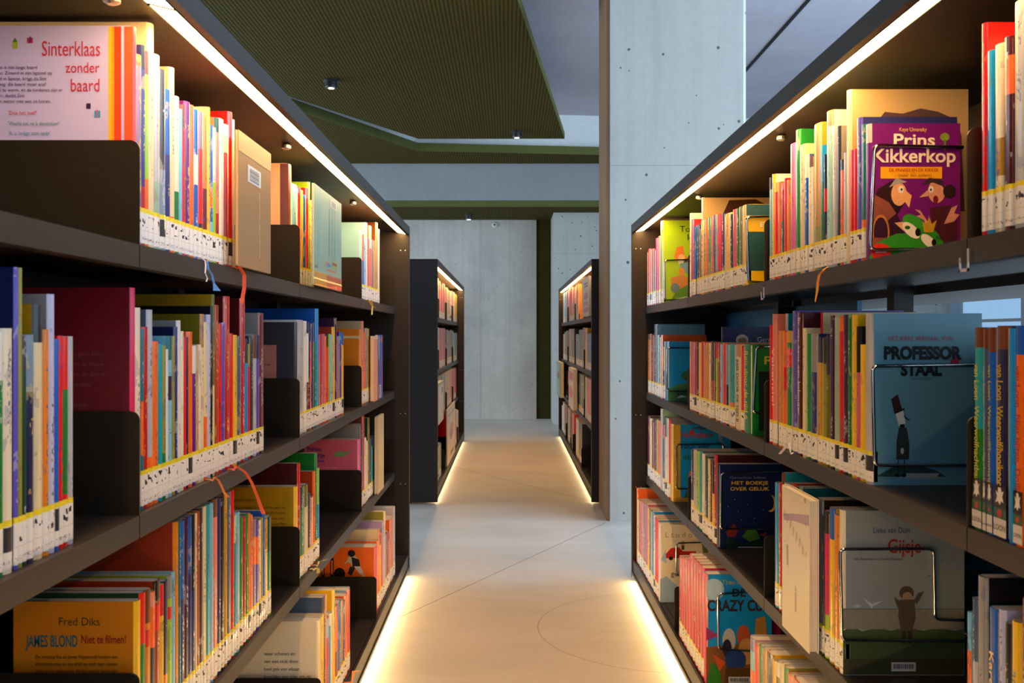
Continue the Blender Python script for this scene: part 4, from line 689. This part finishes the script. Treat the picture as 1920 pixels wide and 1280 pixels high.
# ------------------------------------------------------------------ book builder
def put_text(mb, frame, it, w_, h_, lift):
    _, s, u, v, hgt, c, w, al, bold = it
    if not s: return
    vv, ff, x0, x1, y0, y1 = text_mesh(s, bold)
    ky = hgt * h_ / 0.72; kx = ky if w is None else w * w_ / max(x1 - x0, 1e-3)
    pts = [frame(u * w_ + (x - x0) * kx, v * h_ + y * ky, lift) for x, y, _ in vv]
    mb.raw(pts, ff, col(c))
def make_book(b, solo_parent, stuff=None):
    """build one book; with stuff = (cover MB, page MB) its meshes are added to that heap instead"""
    t = max(0.0033, b['yb'] - b['ya'] - 0.0012); h = b['h']; dp = min(b['dp'], 0.252 - b['setb']) if b['dp'] else max(0.11, min(0.23, h * (0.70 + 0.10 * ((hash_(b) % 7) / 7))))
    sd = b['sd']; ym = (b['ya'] + b['yb']) / 2
    zs, cols = [0.0], []
    base = col(b['colour']); cuts = [(0.0, base)]
    if b['bot']: cuts = [(0.0, col(b['bot'][0])), (b['bot'][1], base)]
    if b['mid']: cuts += [(b['mid'][1], col(b['mid'][0])), (min(b['mid'][2], 1), base)]
    if b.get('topb') and b['topb'][1] > 0: cuts.append((1 - b['topb'][1], col(b['topb'][0])))
    cuts.sort(key=lambda q: q[0])
    for k, (f0, c) in enumerate(cuts):
        f1 = cuts[k + 1][0] if k + 1 < len(cuts) else 1.0
        if f1 - f0 > 1e-4: zs.append(f1 * h); cols.append(c)
    cover = col(b['cover']) if b['cover'] else base
    ic = contrast(base); ink = (*ic, 0.0 if b['hero'] else 1.0)
    cm, pm = MB(), MB()
    shell(cm, t, dp, zs, cols, cover, ink, b=min(0.0018, t * 0.2))
    e = min(0.0018, t * 0.2) + 0.0001
    pm.box(-t / 2 + e, 0.0032, 0.003, t / 2 - e, dp - 0.004, h - 0.003)
    loc = (sd * b['X'], ym, b['z'] + 0.0004); rz = -sd * math.pi / 2
    if stuff is not None:
        Mx = Matrix.Translation(loc) @ Matrix.Rotation(rz, 4, 'Z')
        for src, dst in ((cm, stuff[0]), (pm, stuff[1])):
            off = len(dst.v); dst.v += [tuple(Mx @ Vector(q)) for q in src.v]; dst.f += [tuple(i + off for i in f) for f in src.f]
            dst.c += src.c; dst.uv += src.uv; dst.ink += src.ink
        if b['label']:
            lm = label_mb(t, h); dst = stuff[2]; off = len(dst.v); dst.v += [tuple(Mx @ Vector(q)) for q in lm.v]; dst.f += [tuple(i + off for i in f) for f in lm.f]
            dst.c += lm.c; dst.uv += lm.uv; dst.ink += lm.ink
        return None
    r = thing('book', b['say'], 'book', loc, rz, b['grp'])
    cv = cm.build('cover', M['cover'], r, True, False); pm.build('page_block', M['pages'], r)
    if b['label']: label_mb(t, h).build('spine_label', M['label'], r, True)['label'] = 'white spine sticker with yellow band'
    A = ART.get(b['hero'])
    if A:
        if sd > 0: frame = lambda u, v, l: (t / 2 + l, u, v)
        else: frame = lambda u, v, l: (-t / 2 - l, dp - u, v)
        if A['art']:
            m = MB()
            for n, it in enumerate(A['art']): m.face([frame(u * dp, v * h, 0.0003 + 0.00003 * n) for u, v in [(min(max(u, 0.004), 0.996), min(max(v, 0.004), 0.996)) for u, v in it[1]]], col(it[2]))
            if len(A['art']) > 8: m.build('cover_picture', M['ink'], cv, True)
            else:
                for q in range(len(m.f)):
                    m1 = MB(); m1.face([m.v[i] for i in m.f[q]], m.c[q]); m1.build('cover_picture', M['ink'], cv, True)
        if A['text']:
            m = MB(); l = 0.0005 + 0.00003 * len(A['art'])
            for n, it in enumerate(A['text']):
                put_text(m, frame, it, dp, h, l + 0.00006 * n)
                if len(A['text']) < 5 or n == len(A['text']) - 1:
                    if m.v: m.build('cover_lettering', M['ink'], cv, True)
                    m = MB()
        if A.get('spine'):
            s, c, k, v0, v1 = A['spine']; vv, ff, x0, x1, y0, y1 = text_mesh(s, 0.012)
            kx = (v1 - v0) * h / (x1 - x0); ky = k * t / 0.95
            m = MB(); m.raw([((y - 0.33) * ky, -0.0006, v1 * h - (x - x0) * kx) for x, y, _ in vv], ff, col(c)); m.build('spine_lettering', M['ink'], cv, True)
        if A.get('ghost'):
            m = MB()
            def q(x0, z0, x1, z1, c, l): m.face([(x0 * t, -l, z0), (x1 * t, -l, z0), (x1 * t, -l, z1), (x0 * t, -l, z1)], col(c))
            q(-.46, .003, .46, .024, 'd8d4d0', .0006); q(-.46, .0245, .46, .036, '20603c', .0006); q(-.46, .036, .46, .062, '0c0c10', .0006)
            m.face([(x * t, -.0009, z) for x, z in ((-.30, .041), (-.12, .044), (.02, .040), (.14, .045), (.30, .043), (.20, .050), (.30, .057), (.16, .055), (.10, .060), (-.10, .060), (-.10, .053), (-.26, .056), (-.18, .049))], col('f0ece6'))
            m.face([(.16 * t * math.cos(a), -.0009, .030 + .16 * t * math.sin(a)) for a in [2 * math.pi * k / 16 for k in range(16)]], col('c8301c'))
            vv, ff, x0, x1, y0, y1 = text_mesh('LOON'); kx = .8 * t / (x1 - x0)
            m.raw([((x - x0) * kx - .4 * t, -.0009, .010 + y * kx * 1.1) for x, y, _ in vv], ff, col('1c1c20'))
            m.build('spine_sticker', M['ink'], r, True)
    return r
def hash_(b): return int(b['ya'] * 9973) ^ int(b['h'] * 4421)
def label_mb(t, h):
    m = MB(); dp = 0.012; o, _ = section(t, dp, 0.001, 0.00035); lh = min(0.047, h * 0.26)
    dark = random.random() < 0.05
    for za, zb, c, va, vb in ((0.005, lh, LABEL_W, 0.0, 0.86), (lh, lh + 0.006, LABEL_Y, 0.99, 1.0)):
        for k in range(len(o) - 1):
            (x0, y0), (x1, y1) = o[k], o[k + 1]; u0, u1 = x0 / t + 0.5, x1 / t + 0.5
            m.face([(x0, y0, za), (x1, y1, za), (x1, y1, zb), (x0, y0, zb)], c, [(u0, va), (u1, va), (u1, vb), (u0, vb)])
            m.face([(x1, y1 + 0.00025, za), (x0, y0 + 0.00025, za), (x0, y0 + 0.00025, zb), (x1, y1 + 0.00025, zb)], c)
    if dark:
        za, zb = lh * 0.46, lh - 0.001
        for k in range(1, len(o) - 2):
            (x0, y0), (x1, y1) = o[k], o[k + 1]; m.face([(x0, y0 - 0.0002, za), (x1, y1 - 0.0002, za), (x1, y1 - 0.0002, zb), (x0, y0 - 0.0002, zb)], (0.03, 0.03, 0.035))
    return m

BUILT = {}
heap = (MB(), MB(), MB())
for b in BOOKS:
    if b['solo']: BUILT[id(b)] = make_book(b, None)
    else: make_book(b, None, heap)
if heap[0].v:
    st = heap[0].build('books', M['cover'], None, True); tag(st, 'many narrow book spines packed on the shelves of the distant bookcases and shelf ends', 'books', None, 'stuff')
    heap[1].build('page_blocks', M['pages'], st); heap[2].build('spine_labels', M['label'], st, True)
def book_at(key, px):
    for b in ROWS[key]:
        lo, hi = sorted((F * b['X'] / b['ya'], F * b['X'] / b['yb']))
        if lo <= abs(px - CX) <= hi and id(b) in BUILT: return b
    c = [b for b in ROWS[key] if id(b) in BUILT]
    return min(c, key=lambda b: abs(F * b['X'] / b['ya'] - abs(px - CX)))

# ------------------------------------------------------------------ books standing with a cover or a broad box side towards the aisle
def facing(name, sd, px0, px1, X, ytop, z, t, c, say, grp, parts, spine_col=None, dp_cap=None):
    ya, yb = sorted((F * X / abs(px0 - CX), F * X / abs(px1 - CX))); w = yb - ya
    near_px = max(abs(px0 - CX), abs(px1 - CX)); h = HC - (ytop - CY) * ya / F - z
    # the aisle side shows the +x face of the book; fore-edge towards the eye
    loc = (sd * X + sd * t / 2, yb, z + 0.0005); rz = math.pi if sd > 0 else math.pi
    r = thing('book', say, 'book', loc, rz, grp)
    m = MB(); sc = col(spine_col or c); shell(m, t, w, [0, h], [sc], col(c), (0, 0, 0, 0)); cv = m.build('cover', M['cover'], r, True)
    m = MB(); m.box(-t / 2 + 0.002, 0.003, 0.003, t / 2 - 0.002, w - 0.003, h - 0.003); m.build('page_block', M['pages'], r)
    # cover coordinates: u runs image-left to image-right
    if sd > 0: frame = lambda u, v, l: (t / 2 + l, u, v)                 # right side: far end is image-left
    else: frame = lambda u, v, l: (-t / 2 - l, w - u, v)                 # left side: near end is image-left
    m = MB()
    for n, it in enumerate(parts['art']): m.face([frame(u * w, v * h, 0.0003 + 0.00003 * n) for u, v in it[1]], col(it[2]))
    if parts['art']: m.build('cover_picture', M['ink'], cv, True)
    m = MB()
    for s, u, v0, v1, size, cc in parts['vtext']:                         # lettering running up or down the side
        vv, ff, x0, x1, y0, y1 = text_mesh(s); kx = (v1 - v0) * h / (x1 - x0); ky = size * w
        m.raw([frame(u * w + (-y if v1 > v0 else y) * ky * (1), v0 * h + (x - x0) * kx, 0.0008) for x, y, _ in vv], ff, col(cc))
    if parts['vtext']: m.build('cover_lettering', M['ink'], cv, True)
    return r
G1 = 'books on the top shelf of the left bookcase'
def vbars(u0, u1, v0, v1, n): return [R(u0, v0, u1, v1, 'white')] + [R(u0 + (u1 - u0) * .15, v0 + (v1 - v0) * (.12 + .76 * k / n), u0 + (u1 - u0) * .85, v0 + (v1 - v0) * (.12 + .76 * (k + (.35 if k % 3 else .6)) / n), 'black') for k in range(n)]
facing('gold', -1, 447, 508, 0.470, 243, 1.142, 0.006, 'a87c40', 'large gold brown book turned cover outwards past the red spine, left top shelf', G1,
    dict(art=[R(0, .85, 1, 1, 'd9b878')] + vbars(.26, .66, .66, .79, 9), vtext=[('Matilda is een uitgave van De Eekhoorn en een productie van Pegasus', .62, .10, .62, .05, 'f0e0c0')]), 'a87c40')
facing('sage', -1, 589, 640.5, 0.466, 343, 1.142, 0.006, 'sage', 'large sage green book with orange base turned outwards, left top shelf, second bay', G1,
    dict(art=[R(0, 0, .42, .14, 'e8a628'), R(.42, 0, 1, .14, 'd8612a'), R(.42, .18, .75, .20, 'e07a50'), R(.62, .22, .80, .26, 'a8c030'), R(.62, .26, .80, .29, 'b02c2c'), E(.5, .245, .08, .016, '2f95d4'), R(.36, .23, .44, .25, 'e08a70'), R(.36, .26, .5, .275, 'e08a70'), R(.64, .29, .78, .31, 'a8c030')] + vbars(.56, .80, .88, .96, 8),
    vtext=[('Een prettig verhaal over de kinderen. Een grote en een klein boek, samen lezen', .62, .34, .84, .05, '4a5c54'), ('Het is een feest voor het hele gezin en vrienden, te lezen of te luisteren op reis', .72, .34, .84, .05, '4a5c54'), ('VAN KLEUTERS VOOR is er een prijs en van alle kinderen', .52, .34, .84, .05, '303c38'), ('Alle dagen van het jaar weer opnieuw', .14, .2, .8, .04, '8aa498'), ('S', .1, .17, .20, .12, '20282c')]), 'sage')
facing('violet', -1, 709, 718, 0.478, 628, 0.786, 0.012, 'violet', 'violet boxy book with white barcode sticker at the end of the left second shelf', 'books on the second shelf of the left bookcase',
    dict(art=[R(.15, .02, .6, .22, 'white'), R(.25, .04, .4, .20, 'black'), R(.0, .62, .3, .98, '5fb4e8'), E(.65, .92, .22, .04, 'd8303c')], vtext=[]))
facing('peach', -1, 700.8, 708.5, 0.478, 630, 0.786, 0.012, 'peach', 'smooth peach book side next to the violet boxy book, left second shelf', 'books on the second shelf of the left bookcase', dict(art=[R(0, .95, 1, 1, 'ivory')], vtext=[]))
facing('creamthick', -1, 708.5, 720, 0.478, 782, 0.442, 0.012, 'cream', 'broad plain cream book turned outwards at the end of the left third shelf', 'books on the third shelf of the left bookcase', dict(art=[R(0, 0, .1, 1, 'd8c088')], vtext=[]))
facing('eenhoorn', 1, 1465, 1517, 0.545, 937, 0.442, 0.018, 'ivory', 'pale speckled book turned cover outwards and overhanging the right third shelf', 'books on the third shelf of the right bookcase',
    dict(art=[R(.03, .965, .9, .995, 'f4ecd0'), R(.84, .965, .9, .995, 'e8c020'), PG([(.08, .80), (.4, .84), (1, .90), (1, .83), (.5, .80), (.1, .76)], 'c0a0a8'), R(.2, .46, .28, .62, 'efe6d0')] + [R(.21, .465 + .012 * k, .27, .47 + .012 * k, '282420') for k in range(12)] + [E(.15 + .11 * ((k * 5) % 8), .62 + .012 * ((k * 7) % 19), .012, .006, 'b08858') for k in range(40)],
    vtext=[('DE EENHOORN', .52, .36, .19, .07, '403830')]))
for px0, px1, yt, c, say in ((1049, 1057, 680, 'sage', 'sage green book sticking out of the distant right bookcase'),):
    facing('x', 1, 1043, 1051, 0.47, 680, 0.442, 0.03, c, say, 'books of the distant right bookcase', dict(art=[E(.5, .6, .3, .1, 'tan')], vtext=[]))
facing('fl', -1, 822, 832, 0.455, 719, 0.442, 0.03, 'ivory', 'white book with green top overhanging the third shelf of the distant left bookcase', 'books of the distant left bookcase', dict(art=[R(0, .92, 1, 1, 'lime'), R(.6, .7, .8, .85, 'charcoal')], vtext=[]))
facing('fl2', -1, 839, 853, 0.437, 768, 0.092, 0.008, 'ivory', 'ivory book with orange figure and lattice on the bottom shelf of the distant left bookcase', 'books of the distant left bookcase', dict(art=[E(.5, .55, .3, .12, 'amber'), E(.5, .45, .2, .08, 'rust'), R(.1, .85, .9, .87, 'brown'), R(.2, .7, .22, .97, 'brown'), R(.7, .7, .72, .97, 'brown'), R(.4, .08, .8, .16, 'charcoal')], vtext=[]))
facing('fr1', 1, 1091, 1104.4, 0.490, 516, 1.142, 0.03, 'cream', 'cream board book with round pictures facing out, top of the distant right bookcase', 'books of the distant right bookcase', dict(art=[E(.6, .52, .3, .1, 'rose'), R(.25, .1, .95, .22, 'magenta'), R(.3, .28, .9, .38, 'amber'), R(.35, .75, .85, .79, 'charcoal'), R(.35, .82, .85, .86, 'charcoal')], vtext=[]))
facing('fr2', 1, 1066, 1075, 0.490, 692, 0.442, 0.03, 'white', 'white book with red and orange picture on the third shelf of the distant right bookcase', 'books of the distant right bookcase', dict(art=[E(.5, .4, .4, .15, 'orange'), R(.1, .7, .9, .9, 'scarlet')], vtext=[]))

# ------------------------------------------------------------------ ribbons that hang from their books over the shelf edge
def ribbon(key, sd, bpx, case, lv, pts, w, mat, tassel=0.0):
    b = book_at(key, bpx); r = BUILT[id(b)]; ed = SIDES[case]['shelf'] if lv < 4 else SIDES[case]['case']
    X = ed - 0.004; z = SH[lv]
    y0 = F * X / abs(pts[0][0] - CX)
    P = [Vector((sd * (b['X'] - 0.001), y0, z + 0.0015)), Vector((sd * (ed + 0.002), y0, z + 0.0022)), Vector((sd * (ed - 0.003), y0, z - 0.001))]
    for px, py in pts:
        Y = F * X / abs(px - CX); P.append(Vector((sd * X, Y, HC - (py - CY) * Y / F)))
    m = MB(); n = len(P); vs = []
    for i, q in enumerate(P):
        k = 1.0 if not tassel or i < n - 1 else tassel
        wd = Vector((0, w / 2 * k, 0)) if i < 3 else Vector((-sd * w * 0.42 * k, w * 0.25 * k, 0)); q = q - (Vector((sd * w * 0.42 * k, 0, 0)) if i >= 3 else Vector((0, 0, 0)))
        nn = Vector((-sd * 0.0006, 0, 0.0006)) if i < 3 else Vector((0, -0.0008, 0))
        vs += [q - wd, q + wd, q + wd + nn, q - wd + nn]
    fs = [(4 * i + a, 4 * i + (a + 1) % 4, 4 * i + 4 + (a + 1) % 4, 4 * i + 4 + a) for i in range(n - 1) for a in range(4)] + [(0, 1, 2, 3), (4 * n - 4, 4 * n - 1, 4 * n - 2, 4 * n - 3)]
    inv = (Matrix.Translation(r.location) @ Matrix.Rotation(r.rotation_euler.z, 4, 'Z')).inverted()
    m.raw([inv @ v for v in vs], fs); o = m.build('bookmark_ribbon', mat, r); o['label'] = mat.name.replace('_', ' ')
ribbon('L1A', -1, 386, 'L', 1, [(387, 491), (389, 505), (396, 515), (399, 528), (400, 532), (401, 545)], 0.0035, M['rib_blue'], 3.5)
ribbon('L1A', -1, 385, 'L', 1, [(385, 497), (384, 512), (388, 522), (386, 528)], 0.002, M['rib_white'])
ribbon('L1A', -1, 440, 'L', 1, [(446, 500), (455, 515), (455, 540), (450, 569)], 0.007, M['rib_red'])
ribbon('L1C', -1, 688, 'L', 1, [(688, 561), (693, 568), (697, 574), (703, 577)], 0.006, M['rib_yellow'])
ribbon('L1C', -1, 692, 'L', 1, [(694, 562), (697, 572), (696, 590)], 0.006, M['rib_yellow'])
ribbon('L2A', -1, 400, 'L', 2, [(400, 894), (408, 900), (414, 912), (418, 922), (424, 932)], 0.004, M['rib_orange'], 1.8)
ribbon('L2A', -1, 437, 'L', 2, [(440, 873), (458, 885), (470, 905), (480, 930), (491, 963)], 0.0055, M['rib_red'], 1.4)
ribbon('L3B', -1, 592, 'L', 3, [(596, 1052), (603, 1051), (612, 1048)], 0.006, M['rib_yellow'])
ribbon('L3B', -1, 588, 'L', 3, [(590, 1064), (594, 1066), (594, 1074)], 0.008, M['rib_yellow'])
ribbon('L4A', -1, 657, 'L', 4, [(660, 1257), (668, 1258)], 0.01, M['rib_orange'], 1.5)
ribbon('R1A', 1, 1550, 'R', 1, [(1546, 506), (1538, 515), (1535, 530), (1534, 545), (1529, 566)], 0.0045, M['rib_gold'], 0.4)
ribbon('R2A', 1, 1480, 'R', 2, [(1482, 830), (1475, 838), (1464, 851)], 0.006, M['rib_white'])

# ------------------------------------------------------------------ chrome wire bookends in front of the covers
def wire(pxs, Y, say, r=0.0029, rad=0.010):
    P = [at(x, y, Y) for x, y in pxs]; out = [P[0]]
    for i in range(1, len(P) - 1):
        a, b, c = P[i - 1], P[i], P[i + 1]; u, v = (a - b).normalized(), (c - b).normalized()
        q = min(rad, (a - b).length * .45, (c - b).length * .45)
        for k in range(7):
            s = k / 6; out.append((b + u * q) * (1 - s) ** 2 + b * 2 * s * (1 - s) + (b + v * q) * s * s)
    out.append(P[-1]); m = MB(); m.tube(out, r, 8)
    t = thing('wire_bookend', say, 'bookend', tuple(P[0]), 0, 'wire bookends on the right bookcase')
    m.v = [tuple(Vector(q) - P[0]) for q in m.v]; m.build('wire', M['chrome'], t, False, True)
def near_y(key, hero): return [b for b in ROWS[key] if b['hero'] == hero][0]['ya'] - 0.004
wire([(1806, 466), (1632, 468), (1640, 272), (1806, 276)], near_y('R1A', 'kikker'), 'chrome wire bookend across the purple frog book on the right top shelf')
wire([(1445, 529), (1404, 528), (1400, 407), (1445, 406)], near_y('R1B', 'eenmo'), 'chrome wire bookend across the yellow and teal book, right top shelf')
wire([(1292, 561), (1247, 562), (1246, 488), (1292, 486)], near_y('R1C', 'toen'), 'small chrome wire bookend across the lime gnome book, right top shelf')
wire([(1446, 777), (1412, 773), (1418, 650), (1446, 650)], near_y('R2B', 'reissix'), 'chrome wire bookend across the green book on the right second shelf')
wire([(1830, 872), (1640, 872), (1636, 686), (1830, 684)], near_y('R2A', 'staal'), 'wide chrome wire bookend across the top hat book on the right second shelf')
wire([(1300, 733), (1251, 733), (1251, 652), (1300, 652)], near_y('R2C', 'bluebook'), 'chrome wire bookend across the bright blue tree book, right second shelf')
wire([(1358, 914), (1268, 916), (1268, 833), (1355, 832), (1358, 850)], near_y('R3C', 'verhalen'), 'chrome wire bookend across the sky blue story book, right third shelf')
wire([(1460, 992), (1351, 991), (1352, 887), (1460, 884)], near_y('R3B', 'geluk'), 'chrome wire bookend across the midnight blue moon book, right third shelf')
wire([(1808, 1201), (1579, 1199), (1575, 1029), (1750, 1028), (1753, 1160), (1812, 1163)], near_y('R3A', 'gijsje'), 'stepped chrome wire bookend across the seagull book on the right third shelf')
wire([(1330, 1080), (1268, 1078), (1268, 1018), (1330, 1016)], near_y('R4C', 'auto'), 'chrome wire bookend across the red car book on the right bottom shelf')
wire([(1440, 1222), (1347, 1216), (1346, 1113), (1440, 1108)], near_y('R4B', 'crew'), 'chrome wire bookend across the blue adventure book, right bottom shelf')

# ------------------------------------------------------------------ ceiling spots and the detector
for (px, py), z, say in (((621, 150), 2.88, 'black ceiling spotlight over the left bookcase, largest of the three'), ((969, 246), 2.88, 'black ceiling spotlight near the corner of the ribbed olive panel'), ((879, 402), 2.425, 'black ceiling spotlight in the low panel by the back wall')):
    Y = (z - HC) * F / (CY - py); X = (px - CX) * Y / F
    t = thing('ceiling_spotlight', say, 'ceiling light', (X, Y, z), 0, 'black ceiling spotlights')
    m = MB(); m.lathe([(0.056, 0.0), (0.056, -0.010), (0.050, -0.014)][::-1], 0, 0, 28); m.build('flange', M['black'], t)
    m = MB(); m.lathe([(0.041, -0.060), (0.043, -0.050), (0.043, -0.014)], 0, 0, 28); m.build('barrel', M['black'], t)
    m = MB(); m.lathe([(0.020, -0.0625), (0.023, -0.0602)], 0, 0, 24); m.build('lens', M['lens'], t)
c = at(927, 421, 11.66)
t = thing('smoke_detector', 'small round pale detector fixed high on the concrete back wall', 'detector', (c.x, 11.7, c.z))
m = MB(); m.lathe([(0.035, 0.0), (0.034, 0.02), (0.022, 0.032)], 0, 0, 24); o = m.build('housing', M['plastic'], t); o.rotation_euler = (math.pi / 2, 0, 0)
m = MB(); m.lathe([(0.012, 0.032), (0.010, 0.038)], 0, 0, 16); o = m.build('sensor', M['black'], t); o.rotation_euler = (math.pi / 2, 0, 0)
